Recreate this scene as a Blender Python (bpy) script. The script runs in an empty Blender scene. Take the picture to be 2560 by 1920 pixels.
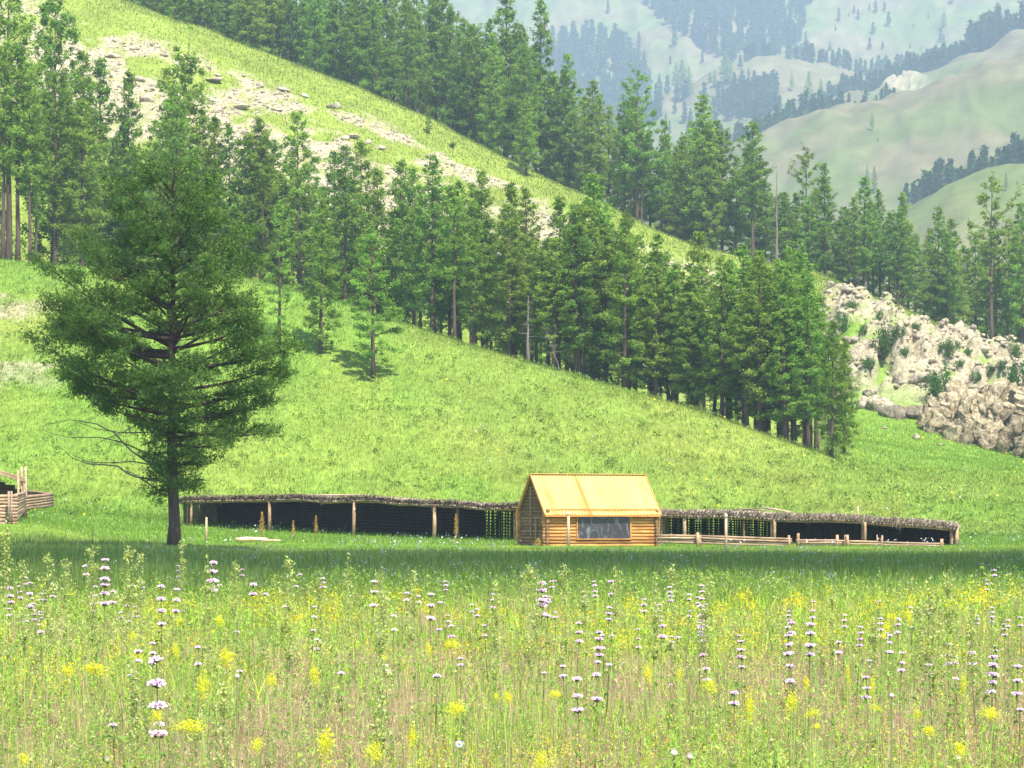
import bpy, math, random
import numpy as np
from mathutils import Vector, Matrix

rng = np.random.default_rng(11)
random.seed(5)
S = bpy.context.scene
COL = S.collection
F = 6000.0            # focal length in photo pixels (photo 2560 wide)
CZ = 1.6              # eye height
HY = 1290.0           # photo row of the horizon

# ------------------------------------------------------------------ noise
def _h(ix, iy, seed):
    ix = ix.astype(np.int64).astype(np.uint32); iy = iy.astype(np.int64).astype(np.uint32)
    n = ix * np.uint32(374761393) + iy * np.uint32(668265263) + np.uint32((seed * 2246822519) & 0xffffffff)
    n = (n ^ (n >> np.uint32(13))) * np.uint32(1274126177)
    n = n ^ (n >> np.uint32(16))
    return n.astype(np.float64) / 4294967295.0
def vn(x, y, seed=0):
    x = np.asarray(x, float); y = np.asarray(y, float)
    fx = np.floor(x); fy = np.floor(y); tx = x - fx; ty = y - fy
    tx = tx * tx * (3 - 2 * tx); ty = ty * ty * (3 - 2 * ty)
    a = _h(fx, fy, seed); b = _h(fx + 1, fy, seed); c = _h(fx, fy + 1, seed); d = _h(fx + 1, fy + 1, seed)
    return (a + (b - a) * tx) + ((c + (d - c) * tx) - (a + (b - a) * tx)) * ty
def fbm(x, y, seed=0, o=4):
    s = 0; a = .5; t = 0
    for i in range(o):
        s = s + a * vn(x, y, seed + i * 17); t += a; a *= .5; x = x * 2.03 + 11.3; y = y * 2.03 + 5.7
    return s / t
def sst(a, b, x):
    t = np.clip((x - a) / (b - a), 0, 1); return t * t * (3 - 2 * t)

# ------------------------------------------------------------------ terrain table
PX = np.arange(-2400, 5000, 8.0)
def curve(pts, smooth=7):
    xs, ys = zip(*pts)
    v = np.interp(PX, xs, ys)
    if xs[0] > PX[0]:
        sl = (ys[1] - ys[0]) / (xs[1] - xs[0]) * .5
        v = np.where(PX < xs[0], ys[0] + (PX - xs[0]) * sl, v)
    k = np.ones(smooth) / smooth
    vp = np.pad(v, smooth, mode='edge')
    return np.convolve(vp, k, 'same')[smooth:-smooth]
def zof(y, d): return CZ + d * (HY - y) / F
crestA_y = curve([(-1200, 560), (0, 655), (100, 665), (300, 676), (620, 702), (880, 768), (1020, 815), (1200, 876), (1400, 928), (1600, 985),
                  (1800, 1048), (2000, 1115), (2150, 1160), (2300, 1188), (2560, 1205), (3200, 1240), (4000, 1260)])
crestA_d = curve([(-1200, 255), (0, 250), (1000, 235), (1600, 215), (2000, 205), (2560, 200), (4000, 200)])
crestB_y = curve([(-900, -260), (0, -80), (190, -5), (300, 30), (500, 100), (700, 172), (900, 243), (1050, 308), (1200, 383), (1300, 430),
                  (1430, 490), (1560, 548), (1640, 590), (1750, 632), (1900, 663), (2060, 695), (2200, 748), (2350, 813), (2450, 850), (2560, 885), (3400, 1120), (4200, 1200)])
crestB_d = curve([(-900, 405), (0, 400), (1000, 390), (1600, 370), (2100, 345), (2560, 325), (4000, 310)])
y2 = curve([(-600, 1275), (0, 1278), (450, 1297), (900, 1306), (1300, 1320), (1650, 1332), (2100, 1339), (2400, 1343), (3200, 1346)])
y4 = curve([(2000, 1200), (2080, 1075), (2140, 1032), (2250, 1045), (2350, 1060), (2450, 1090), (2560, 1122), (3000, 1190)])
D = []; Z = []
def lay(d, z): D.append(np.broadcast_to(np.asarray(d, float), PX.shape).copy()); Z.append(np.broadcast_to(np.asarray(z, float), PX.shape).copy())
lay(110, 0); lay(127, 1.0 * sst(330, 60, PX))
lay(167, zof(y2, 167))
zA = zof(crestA_y, crestA_d); z2 = zof(y2, 167)
lay(167 + (crestA_d - 167) * .5, z2 + (zA - z2) * .47)
lay(crestA_d, zA)
right = sst(1980, 2130, PX)
d4 = crestA_d + 42 * (1 - right) + 55 * right
z4l = zA - 3.0
z4 = z4l * (1 - right) + zof(y4, d4) * right
lay(d4, z4)
zB = zof(crestB_y, crestB_d)
dm = d4 + (crestB_d - d4) * (.52 - .22 * right); lay(dm, z4 + (zB - z4) * (.66 - .05 * right))
lay(crestB_d - 12, zB - (.8 + .5 * right)); lay(crestB_d, zB)
lay(crestB_d + 25, zB - 3.0); lay(crestB_d + 90, zB - 9)
lay(650, -5)
def L(d, pts): lay(d, zof(curve(pts, 9), d))
L(960, [(1500, 820), (2150, 600), (2280, 530), (2350, 490), (2430, 450), (2560, 410), (3500, 250), (4500, 200)])
L(1060, [(1500, 850), (2150, 640), (2280, 590), (2430, 560), (2560, 520), (3500, 380), (4500, 330)])
L(1380, [(1000, 600), (1500, 520), (1800, 402), (1900, 368), (1940, 348), (2050, 312), (2200, 290), (2350, 240), (2450, 200), (2560, 170), (3400, 0), (4500, -100)])
L(1480, [(1000, 640), (1500, 560), (1800, 430), (1940, 385), (2050, 365), (2200, 345), (2350, 300), (2450, 260), (2560, 230), (3400, 60), (4500, 0)])
L(1780, [(1000, 540), (1500, 440), (1700, 345), (1900, 290), (2050, 262), (2150, 238), (2230, 222), (2320, 180), (2400, 150), (2560, 90), (3400, -100), (4500, -150)])
L(1870, [(1000, 560), (1500, 450), (1700, 365), (1900, 310), (2050, 295), (2150, 270), (2230, 250), (2320, 215), (2400, 190), (2560, 140), (3400, -60), (4500, -120)])
L(2100, [(1000, 480), (1500, 330), (1700, 240), (1780, 190), (1830, 164), (1900, 152), (1960, 156), (2060, 173), (2120, 192), (2230, 215), (2320, 200), (2560, 125), (3400, -80), (4500, -130)])
L(2180, [(1000, 500), (1500, 350), (1700, 260), (1830, 190), (1900, 178), (2060, 195), (2230, 225), (2320, 205), (2560, 130), (3400, -85), (4500, -130)])
L(2400, [(1000, 320), (1300, 200), (1420, 170), (1560, 150), (1700, 90), (1830, 110), (1960, 130), (2100, 150), (2240, 160), (2400, 100), (2560, 60), (3400, -150), (4500, -180)])
L(2760, [(600, -60), (1200, -30), (1400, -50), (1600, -60), (1850, -90), (2100, -60), (2300, -90), (2560, -110), (3400, -250), (4500, -250)])
lay(3200, 560)
DT = np.concatenate([np.arange(110, 460, 1.0), np.arange(460, 3200, 8.0)])
Dm = np.array(D); Zm = np.array(Z)
TAB = np.empty((len(PX), len(DT)))
def pchip(x, y, xi):
    h = np.diff(x); s = np.diff(y) / h
    m = np.zeros_like(y); m[0] = s[0]; m[-1] = s[-1]
    ok = s[:-1] * s[1:] > 0
    w1 = 2 * h[1:] + h[:-1]; w2 = h[1:] + 2 * h[:-1]
    with np.errstate(all='ignore'):
        mm = (w1 + w2) / (w1 / s[:-1] + w2 / s[1:])
    m[1:-1] = np.where(ok, mm, 0)
    k = np.clip(np.searchsorted(x, xi) - 1, 0, len(x) - 2)
    t = (xi - x[k]) / h[k]
    return ((1 + 2 * t) * (1 - t) ** 2) * y[k] + t * (1 - t) ** 2 * h[k] * m[k] + t * t * (3 - 2 * t) * y[k + 1] + t * t * (t - 1) * h[k] * m[k + 1]
for i in range(len(PX)): TAB[i] = pchip(Dm[:, i], Zm[:, i], DT)

def pxof(X, Y): return 1280 + F * X / np.maximum(Y, 1.0)
def base_z(X, Y):
    X = np.asarray(X, float); Y = np.asarray(Y, float)
    p = pxof(X, Y)
    fi = np.clip((p - PX[0]) / 8.0, 0, len(PX) - 1.001); i = fi.astype(int); a = fi - i
    Yc = np.clip(Y, 110, 3190)
    fj = np.where(Yc < 459, Yc - 110, 349 + 1 + (Yc - 460) / 8.0)
    fj = np.clip(fj, 0, len(DT) - 1.001); j = fj.astype(int); b = fj - j
    z = (TAB[i, j] * (1 - a) + TAB[i + 1, j] * a) * (1 - b) + (TAB[i, j + 1] * (1 - a) + TAB[i + 1, j + 1] * a) * b
    return np.where(Y < 110, 0.0, z)
def pyof(z, Y): return HY - F * (z - CZ) / np.maximum(Y, 1)
def rockmask(X, Y, z):
    p = pxof(X, Y); py = pyof(z, Y)
    cy = np.interp(p, PX, crestB_y); cd = np.interp(p, PX, crestB_d); d4i = np.interp(p, PX, d4)
    below = py - cy
    n = fbm(X / 9 + 3, Y / 9, 5, 4); n2 = fbm(X / 2.6, Y / 2.6, 9, 3)
    onB = sst(0, 12, Y - d4i) * sst(2, -6, Y - cd)
    patch = sst(.41, .54, n * .62 + n2 * .38 + .05 * sst(90, 200, below) - .10 * sst(75, 20, below)) * sst(18, 60, below) * sst(400, 300, below) * (.45 + .55 * sst(.30, .52, fbm(X / 1.3, Y / 1.6, 13, 3)))
    outc = sst(2040, 2100, p) * sst(6, 26, below) * sst(.45, .53, n * .45 + n2 * .55 + .03)
    left = sst(.50, .58, n * .6 + n2 * .4) * sst(230, 100, p) * sst(660, 720, py) * sst(1000, 900, py) * .75 * (Y < d4i)
    cliff = sst(2250, 2350, p) * sst(0, 14, Y - d4i) * sst(120, 170, below) * sst(.22, .36, n2)
    knob = sst(74, 40, np.hypot(p - 2262, (py - 228) * 1.5)) * (.25 + .45 * sst(.35, .55, n2)) * (Y > 1650) * (Y < 1800)
    return np.clip(np.maximum.reduce([patch * onB * (p < 2070), outc * onB, left, cliff * .9, knob]), 0, 1)
def relief(X, Y, z0):
    r = rockmask(X, Y, z0)
    p = pxof(X, Y)
    amp = .03 + .09 * sst(40, 70, Y) + .12 * sst(130, 200, Y) + .25 * sst(240, 330, Y)
    z = (fbm(X / 6, Y / 6, 21, 3) - .5) * 2 * amp
    z = z + ((fbm(X / 120, Y / 120, 31, 3) - .5) * 15 + (.5 - np.abs(fbm(X / 38, Y / 110, 35, 3) - .5) * 2) * 12 + (fbm(X / 16, Y / 40, 37, 3) - .5) * 5) * sst(700, 1200, Y)
    z = z + r * (np.abs(fbm(X / 2.6, Y / 3.4, 41, 4) - .5) * 4.2 + .1) * (Y < 500) * (.3 + 1.8 * sst(2000, 2150, p))
    cl = (p > 2040) * sst(0, 8, Y - np.interp(p, PX, d4)) * (Y < 400) * sst(2100, 2330, p)
    z = z + cl * r * (np.floor(fbm(X / 5, Y / 5, 51, 3) * 9) / 9 - .3) * 5 * sst(30, 120, pyof(z0, Y) - np.interp(p, PX, crestB_y))
    z = z + r * (Y > 1600) * (2 + 9 * fbm(X / 14, Y / 14, 77, 4))
    return z, r
def gz(X, Y):
    z0 = base_z(X, Y); dz, r = relief(X, Y, z0); return z0 + dz
def gz1(x, y): return float(gz(np.array([x]), np.array([y]))[0])
def at(px, d): return ((px - 1280) / F * d, d)

# ------------------------------------------------------------------ mesh helpers
def link(o, parent=None):
    COL.objects.link(o)
    if parent is not None: o.parent = parent
    return o
def mesh_tris(name, V, T, mat, col=None, smooth=False):
    me = bpy.data.meshes.new(name)
    V = np.asarray(V, np.float32); T = np.asarray(T, np.int32)
    n = T.shape[0]; k = T.shape[1]
    me.vertices.add(len(V)); me.vertices.foreach_set('co', V.ravel())
    me.loops.add(n * k); me.loops.foreach_set('vertex_index', T.ravel())
    me.polygons.add(n); me.polygons.foreach_set('loop_start', np.arange(0, n * k, k, dtype=np.int32))
    me.polygons.foreach_set('loop_total', np.full(n, k, np.int32))
    if smooth: me.polygons.foreach_set('use_smooth', np.ones(n, bool))
    if col is not None:
        a = me.color_attributes.new('Col', 'FLOAT_COLOR', 'POINT')
        c = np.ones((len(V), 4), np.float32); c[:, :3] = col
        a.data.foreach_set('color', c.ravel())
    me.update(calc_edges=True)
    me.materials.append(mat)
    return me
class MB:
    def __init__(s): s.v = []; s.f = []; s.c = []; s.cur = (1, 1, 1); s.sm = []
    def add(s, vs, fs, smooth=False):
        o = len(s.v); s.v += [tuple(v) for v in vs]; s.f += [tuple(o + i for i in f) for f in fs]
        s.c += [s.cur] * len(vs); s.sm += [smooth] * len(fs)
    def box(s, c, size, M=None, jit=0):
        x, y, z = [q / 2 for q in size]
        vs = [Vector((a * x, b * y, e * z)) for a in (-1, 1) for b in (-1, 1) for e in (-1, 1)]
        if jit: vs = [v + Vector([random.uniform(-jit, jit) for _ in range(3)]) for v in vs]
        if M is not None: vs = [M @ v for v in vs]
        vs = [v + Vector(c) for v in vs]
        s.add(vs, [(0, 1, 3, 2), (4, 6, 7, 5), (0, 4, 5, 1), (2, 3, 7, 6), (0, 2, 6, 4), (1, 5, 7, 3)])
    def tube(s, pts, rad, seg=8, cap=True, wob=0):
        pts = [Vector(p) for p in pts]; n = len(pts)
        if not hasattr(rad, '__len__'): rad = [rad] * n
        rings = []
        for i, p in enumerate(pts):
            t = (pts[min(i + 1, n - 1)] - pts[max(i - 1, 0)]).normalized()
            u = t.cross(Vector((0, 0, 1)))
            if u.length < .2: u = t.cross(Vector((1, 0, 0)))
            u.normalize(); w = t.cross(u)
            rings.append([p + (u * math.cos(2 * math.pi * k / seg) + w * math.sin(2 * math.pi * k / seg)) * rad[i] * (1 + random.uniform(-wob, wob)) for k in range(seg)])
        vs = [v for r in rings for v in r]
        fs = [(i * seg + k, i * seg + (k + 1) % seg, (i + 1) * seg + (k + 1) % seg, (i + 1) * seg + k) for i in range(n - 1) for k in range(seg)]
        if cap: fs += [tuple(range(seg - 1, -1, -1)), tuple((n - 1) * seg + k for k in range(seg))]
        s.add(vs, fs, True)
    def mesh(s, name, mat):
        me = bpy.data.meshes.new(name); me.from_pydata(s.v, [], s.f)
        for p, sm in zip(me.polygons, s.sm): p.use_smooth = sm and len(p.vertices) < 7
        a = me.color_attributes.new('Col', 'FLOAT_COLOR', 'POINT')
        c = np.ones((len(s.v), 4), np.float32); c[:, :3] = np.array(s.c)
        a.data.foreach_set('color', c.ravel())
        me.materials.append(mat); return me
    def build(s, name, mat, parent=None):
        return link(bpy.data.objects.new(name, s.mesh(name, mat)), parent)
def tag(o, label=None, cat=None, group=None, kind=None):
    if label: o['label'] = label
    if cat: o['category'] = cat
    if group: o['group'] = group
    if kind: o['kind'] = kind
    return o
def empty(name, loc, rz=0.0):
    o = bpy.data.objects.new(name, None); o.empty_display_size = .3
    o.location = loc; o.rotation_euler = (0, 0, rz); return link(o)
def copy_tree(o, parent=None):
    c = o.copy(); COL.objects.link(c)
    if parent is not None: c.parent = parent
    for ch in o.children: copy_tree(ch, c)
    return c
ONES = ['', 'first', 'second', 'third', 'fourth', 'fifth', 'sixth', 'seventh', 'eighth', 'ninth', 'tenth', 'eleventh', 'twelfth', 'thirteenth',
        'fourteenth', 'fifteenth', 'sixteenth', 'seventeenth', 'eighteenth', 'nineteenth']
TENS = ['', '', 'twent', 'thirt', 'fort', 'fift', 'sixt', 'sevent', 'eight', 'ninet']
def ordw(n):
    if n < 20: return ONES[n]
    if n >= 100: return 'hundred and ' + ordw(n - 100) if n > 100 else 'hundredth'
    t, o = divmod(n, 10)
    return TENS[t] + 'ieth' if o == 0 else TENS[t] + 'y-' + ONES[o]

# ------------------------------------------------------------------ materials
def newmat(name):
    m = bpy.data.materials.new(name); m.use_nodes = True; nt = m.node_tree; nt.nodes.clear()
    out = nt.nodes.new('ShaderNodeOutputMaterial'); return m, nt, out
def nd(nt, t, **k):
    n = nt.nodes.new(t)
    for a, b in k.items(): setattr(n, a, b)
    return n
def leaf_mat(name, tint=(1, 1, 1), trans=.35, rnd=.25, gain=1.0):
    m, nt, out = newmat(name); l = nt.links.new
    at_ = nd(nt, 'ShaderNodeAttribute', attribute_name='Col')
    oi = nd(nt, 'ShaderNodeObjectInfo')
    hs = nd(nt, 'ShaderNodeHueSaturation')
    mr = nd(nt, 'ShaderNodeMapRange'); mr.inputs[3].default_value = gain * (1 - rnd); mr.inputs[4].default_value = gain * (1 + rnd)
    l(oi.outputs['Random'], mr.inputs[0]); l(mr.outputs[0], hs.inputs['Value'])
    mh = nd(nt, 'ShaderNodeMath', operation='MULTIPLY'); mh.inputs[1].default_value = 7.31; l(oi.outputs['Random'], mh.inputs[0])
    fr = nd(nt, 'ShaderNodeMath', operation='FRACT'); l(mh.outputs[0], fr.inputs[0])
    mr2 = nd(nt, 'ShaderNodeMapRange'); mr2.inputs[3].default_value = .5 - .016 * (rnd / .25); mr2.inputs[4].default_value = .5 + .022 * (rnd / .25)
    l(fr.outputs[0], mr2.inputs[0]); l(mr2.outputs[0], hs.inputs['Hue'])
    mx = nd(nt, 'ShaderNodeMix', data_type='RGBA', blend_type='MULTIPLY'); mx.inputs[0].default_value = 1
    l(at_.outputs['Color'], mx.inputs[6]); mx.inputs[7].default_value = (*tint, 1)
    l(mx.outputs[2], hs.inputs['Color'])
    d = nd(nt, 'ShaderNodeBsdfDiffuse'); t = nd(nt, 'ShaderNodeBsdfTranslucent'); ms = nd(nt, 'ShaderNodeMixShader'); ms.inputs[0].default_value = trans
    l(hs.outputs[0], d.inputs[0]); l(hs.outputs[0], t.inputs[0]); l(d.outputs[0], ms.inputs[1]); l(t.outputs[0], ms.inputs[2]); l(ms.outputs[0], out.inputs[0])
    return m
def surf_mat(name, c1, c2, scale=(4, 4, 4), rough=.85, bump=.3, detail=6, usecol=True, metal=0.0, wave=None, spec=.3):
    m, nt, out = newmat(name); l = nt.links.new
    tc = nd(nt, 'ShaderNodeTexCoord'); mp = nd(nt, 'ShaderNodeMapping'); mp.inputs['Scale'].default_value = scale
    l(tc.outputs['Object'], mp.inputs[0])
    n = nd(nt, 'ShaderNodeTexNoise'); n.inputs['Scale'].default_value = 1; n.inputs['Detail'].default_value = detail; n.inputs['Roughness'].default_value = .65
    l(mp.outputs[0], n.inputs['Vector'])
    cr = nd(nt, 'ShaderNodeValToRGB'); cr.color_ramp.elements[0].position = .3; cr.color_ramp.elements[1].position = .7
    cr.color_ramp.elements[0].color = (*c1, 1); cr.color_ramp.elements[1].color = (*c2, 1)
    l(n.outputs['Fac'], cr.inputs[0]); src = cr.outputs[0]
    if usecol:
        a = nd(nt, 'ShaderNodeAttribute', attribute_name='Col'); mx = nd(nt, 'ShaderNodeMix', data_type='RGBA', blend_type='MULTIPLY'); mx.inputs[0].default_value = 1
        l(src, mx.inputs[6]); l(a.outputs['Color'], mx.inputs[7]); src = mx.outputs[2]
    b = nd(nt, 'ShaderNodeBsdfPrincipled'); b.inputs['Roughness'].default_value = rough; b.inputs['Metallic'].default_value = metal
    b.inputs['Specular IOR Level'].default_value = spec
    l(src, b.inputs['Base Color'])
    bp = nd(nt, 'ShaderNodeBump'); bp.inputs['Strength'].default_value = bump; bp.inputs['Distance'].default_value = .03
    l(n.outputs['Fac'], bp.inputs['Height']); l(bp.outputs[0], b.inputs['Normal']); l(b.outputs[0], out.inputs[0])
    return m
M_larch = leaf_mat('larch_needles', trans=.45, rnd=.22)
M_hero = leaf_mat('hero_needles', trans=.3, rnd=0.0)
M_far = leaf_mat('far_needles', trans=.3, rnd=.1)
M_grass = leaf_mat('grass_blades', trans=.4, rnd=0.0)
M_petal = leaf_mat('petals', trans=.4, rnd=0.0)
M_bark = surf_mat('bark', (.045, .032, .026), (.13, .085, .065), (6, 6, 1.2), .95, .6)
M_dead = surf_mat('dead_wood', (.09, .075, .065), (.24, .21, .18), (6, 6, 2), .95, .4)
def rock_mat():
    m, nt, out = newmat('rock'); l = nt.links.new; tc = nd(nt, 'ShaderNodeTexCoord'); a = nd(nt, 'ShaderNodeAttribute', attribute_name='Col')
    n1 = nd(nt, 'ShaderNodeTexNoise'); n1.inputs['Scale'].default_value = 1.3; n1.inputs['Detail'].default_value = 9; n1.inputs['Roughness'].default_value = .72; l(tc.outputs['Object'], n1.inputs['Vector'])
    mxv = nd(nt, 'ShaderNodeMix', data_type='RGBA', blend_type='ADD'); mxv.inputs[0].default_value = .5; l(tc.outputs['Object'], mxv.inputs[6]); l(n1.outputs['Color'], mxv.inputs[7])
    vo = nd(nt, 'ShaderNodeTexVoronoi', feature='DISTANCE_TO_EDGE'); vo.inputs['Scale'].default_value = 1.1; l(mxv.outputs[2], vo.inputs['Vector'])
    mr = nd(nt, 'ShaderNodeMapRange'); mr.inputs[2].default_value = .05; mr.inputs[3].default_value = .35; mr.inputs[4].default_value = 1; l(vo.outputs['Distance'], mr.inputs[0])
    cr = nd(nt, 'ShaderNodeValToRGB'); e = cr.color_ramp.elements; e[0].position = .34; e[0].color = (.13, .105, .065, 1); e[1].position = .64; e[1].color = (.47, .415, .30, 1); l(n1.outputs['Fac'], cr.inputs[0])
    mx = nd(nt, 'ShaderNodeMix', data_type='RGBA', blend_type='MULTIPLY'); mx.inputs[0].default_value = 1; l(cr.outputs[0], mx.inputs[6]); l(a.outputs['Color'], mx.inputs[7])
    vs = nd(nt, 'ShaderNodeVectorMath', operation='SCALE'); l(mx.outputs[2], vs.inputs[0]); l(mr.outputs[0], vs.inputs['Scale'])
    b = nd(nt, 'ShaderNodeBsdfDiffuse'); l(vs.outputs[0], b.inputs[0]); bp = nd(nt, 'ShaderNodeBump'); bp.inputs['Strength'].default_value = 1; bp.inputs['Distance'].default_value = .25
    l(n1.outputs['Fac'], bp.inputs['Height']); l(bp.outputs[0], b.inputs['Normal']); l(b.outputs[0], out.inputs[0]); return m
M_rock = rock_mat()
M_log = surf_mat('weathered_log', (.17, .115, .07), (.42, .32, .23), (1.5, 5, 5), .9, .5)
M_cab = surf_mat('cabin_log', (.30, .115, .025), (.66, .33, .085), (1.2, 6, 6), .75, .4)
M_thatch = surf_mat('brushwood', (.14, .11, .085), (.56, .48, .39), (5, 5, 7), .95, .8, 8)
M_shade_wood = surf_mat('shaded_shed_wood', (.018, .013, .010), (.055, .040, .028), (6, 6, 1.5), .95, .5)  # near-black wood: the dark of the shed interior put into the colour
M_stem = leaf_mat('plant_stem', trans=.1, rnd=0.0)

def ground_mat():
    m, nt, out = newmat('ground'); l = nt.links.new
    a = nd(nt, 'ShaderNodeAttribute', attribute_name='Col'); r = nd(nt, 'ShaderNodeAttribute', attribute_name='Rock')
    tc = nd(nt, 'ShaderNodeTexCoord')
    def noise(sc, det, scale=(1, 1, 1)):
        mp = nd(nt, 'ShaderNodeMapping'); mp.inputs['Scale'].default_value = scale; l(tc.outputs['Object'], mp.inputs[0])
        n = nd(nt, 'ShaderNodeTexNoise'); n.inputs['Scale'].default_value = sc; n.inputs['Detail'].default_value = det; n.inputs['Roughness'].default_value = .7
        l(mp.outputs[0], n.inputs['Vector']); return n.outputs['Fac']
    n1 = noise(2.2, 8, (1, .35, 1)); n2 = noise(.12, 8)
    mr = nd(nt, 'ShaderNodeMapRange'); mr.inputs[1].default_value = .3; mr.inputs[2].default_value = .7; mr.inputs[3].default_value = .62; mr.inputs[4].default_value = 1.35
    l(n1, mr.inputs[0])
    mr2 = nd(nt, 'ShaderNodeMapRange'); mr2.inputs[1].default_value = .3; mr2.inputs[2].default_value = .7; mr2.inputs[3].default_value = .85; mr2.inputs[4].default_value = 1.15
    l(n2, mr2.inputs[0])
    mu = nd(nt, 'ShaderNodeMath', operation='MULTIPLY'); l(mr.outputs[0], mu.inputs[0]); l(mr2.outputs[0], mu.inputs[1])
    vm = nd(nt, 'ShaderNodeVectorMath', operation='SCALE'); l(a.outputs['Color'], vm.inputs[0]); l(mu.outputs[0], vm.inputs['Scale'])
    # rock colour with cracks
    vo = nd(nt, 'ShaderNodeTexVoronoi', feature='DISTANCE_TO_EDGE'); vo.inputs['Scale'].default_value = .9; l(tc.outputs['Object'], vo.inputs['Vector'])
    mr3 = nd(nt, 'ShaderNodeMapRange'); mr3.inputs[2].default_value = .05; mr3.inputs[3].default_value = .6; mr3.inputs[4].default_value = 1
    l(vo.outputs['Distance'], mr3.inputs[0])
    n3 = noise(1.6, 8)
    cr = nd(nt, 'ShaderNodeValToRGB'); e = cr.color_ramp.elements; e[0].position = .32; e[0].color = (.17, .14, .08, 1); e[1].position = .62; e[1].color = (.43, .38, .27, 1)
    l(n3, cr.inputs[0])
    vm2 = nd(nt, 'ShaderNodeVectorMath', operation='SCALE'); l(cr.outputs[0], vm2.inputs[0]); l(mr3.outputs[0], vm2.inputs['Scale'])
    mx = nd(nt, 'ShaderNodeMix', data_type='RGBA'); l(r.outputs['Fac'], mx.inputs[0]); l(vm.outputs[0], mx.inputs[6]); l(vm2.outputs[0], mx.inputs[7])
    b = nd(nt, 'ShaderNodeBsdfDiffuse'); l(mx.outputs[2], b.inputs[0])
    bp = nd(nt, 'ShaderNodeBump'); bp.inputs['Strength'].default_value = .7; bp.inputs['Distance'].default_value = .25
    l(n1, bp.inputs['Height']); l(bp.outputs[0], b.inputs['Normal']); l(b.outputs[0], out.inputs[0])
    return m
M_ground = ground_mat()

# ------------------------------------------------------------------ ground sheet
def ground_colour(X, Y, z):
    p = pxof(X, Y); py = pyof(z, Y)
    n = fbm(X / 7, Y / 14, 61, 4)[:, None]; n2 = fbm(X / 25 + 9, Y / 40, 67, 3)[:, None]
    Yc = Y[:, None]
    near = np.array([.34, .215, .15]) * (1 - n) + np.array([.20, .21, .07]) * n
    green = np.array([.140, .235, .036]); yel = np.array([.168, .240, .040]); red = np.array([.20, .225, .05])
    n3 = fbm(X / 2.4, Y / 5, 63, 3)[:, None]
    mid = (green + (yel - green) * sst(.45, .7, n) + (red - green) * sst(.52, .74, n2) * .35) * (.90 + .20 * n3)
    hb = np.array([.18, .235, .042]) * (.8 + .4 * n)
    far = (np.array([.17, .215, .070]) + (np.array([.235, .215, .115]) - np.array([.17, .215, .070])) * sst(.38, .62, fbm(X / 70, Y / 45, 71, 6))[:, None]) * (.34 + .42 * fbm(X / 9, Y / 12, 73, 3))[:, None]
    c = near + (mid - near) * sst(35, 60, Yc)
    c = c + (hb - c) * sst(250, 320, Yc)
    vale = (sst(2000, 2150, p) * sst(195, 215, Y) * (Y < 300))[:, None]
    c = c + (np.array([.16, .262, .040]) - c) * vale
    return c + (far - c) * sst(600, 950, Yc)
u = np.linspace(-.46, .46, 760)
rows = np.concatenate([np.linspace(-60, 0, 8), np.linspace(3, 120, 70), np.arange(121, 250, 1.0), np.arange(250, 430, .55), np.geomspace(431, 950, 60), np.arange(958, 2800, 12.0), np.linspace(2810, 3190, 14)])
UU, RR = np.meshgrid(u, rows)
X = (UU * (np.maximum(RR, 0) + 90 * sst(200, 0, RR))).ravel(); Y = RR.ravel()
z0 = base_z(X, Y); dz, rk = relief(X, Y, z0)
Zg = z0 + dz
nu, nr = len(u), len(rows)
idx = np.arange(nu * nr).reshape(nr, nu)
Q = np.stack([idx[:-1, :-1], idx[:-1, 1:], idx[1:, 1:], idx[1:, :-1]], -1).reshape(-1, 4)
me = mesh_tris('ground', np.stack([X, Y, Zg], 1), Q, M_ground, ground_colour(X, Y, z0), smooth=True)
ra = me.attributes.new('Rock', 'FLOAT', 'POINT'); ra.data.foreach_set('value', rk.astype(np.float32))
g = link(bpy.data.objects.new('ground', me)); tag(g, 'meadow rising to grassy hills with rocky patches', kind='structure')

# ------------------------------------------------------------------ grass and other uncountable growth
def blades(name, X, Y, h, w, col, lean=.25, label='', tri=False, z=None):
    n = len(X); Zb = gz(X, Y) if z is None else z
    a = rng.uniform(0, math.pi, n); cx = np.cos(a) * w / 2; cy = np.sin(a) * w / 2
    la = rng.uniform(0, 2 * math.pi, n); ln = np.abs(rng.normal(0, lean, n)) * h
    lx = np.cos(la) * ln; ly = np.sin(la) * ln
    B = np.stack([X, Y, Zb - .03], 1)
    side = np.stack([cx, cy, np.zeros(n)], 1)
    mid = B + np.stack([lx * .3, ly * .3, h * .55], 1); tip = B + np.stack([lx, ly, h], 1)
    if tri:
        V = np.stack([B - side, B + side, tip], 1).reshape(-1, 3); k = np.arange(n)[:, None] * 3
        T = k + np.array([[0, 1, 2]]); C = np.repeat(col, 3, 0)
    else:
        V = np.stack([B - side, B + side, mid + side * .8, mid - side * .8, tip], 1).reshape(-1, 3)
        k = (np.arange(n) * 5)[:, None, None]
        T = (k + np.array([[0, 1, 2], [0, 2, 3], [3, 2, 4]])).reshape(-1, 3); C = np.repeat(col, 5, 0)
    o = link(bpy.data.objects.new(name, mesh_tris(name, V, T, M_grass, C)))
    tag(o, label, 'grass', kind='stuff'); return o
def scat(n, d0, d1, power=1.0, spread=.27, extra=3):
    if power == 1.0: d = np.exp(rng.uniform(math.log(d0), math.log(d1), n))
    else: d = rng.uniform(d0 ** power, d1 ** power, n) ** (1 / power)
    return rng.uniform(-1, 1, n) * (d * spread + extra), d
def mixc(cols, n, wts=None, var=.25):
    cols = np.array(cols); i = rng.choice(len(cols), n, p=wts)
    return cols[i] * rng.uniform(1 - var, 1 + var, (n, 1)) * rng.uniform(.93, 1.07, (n, 3))
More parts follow.
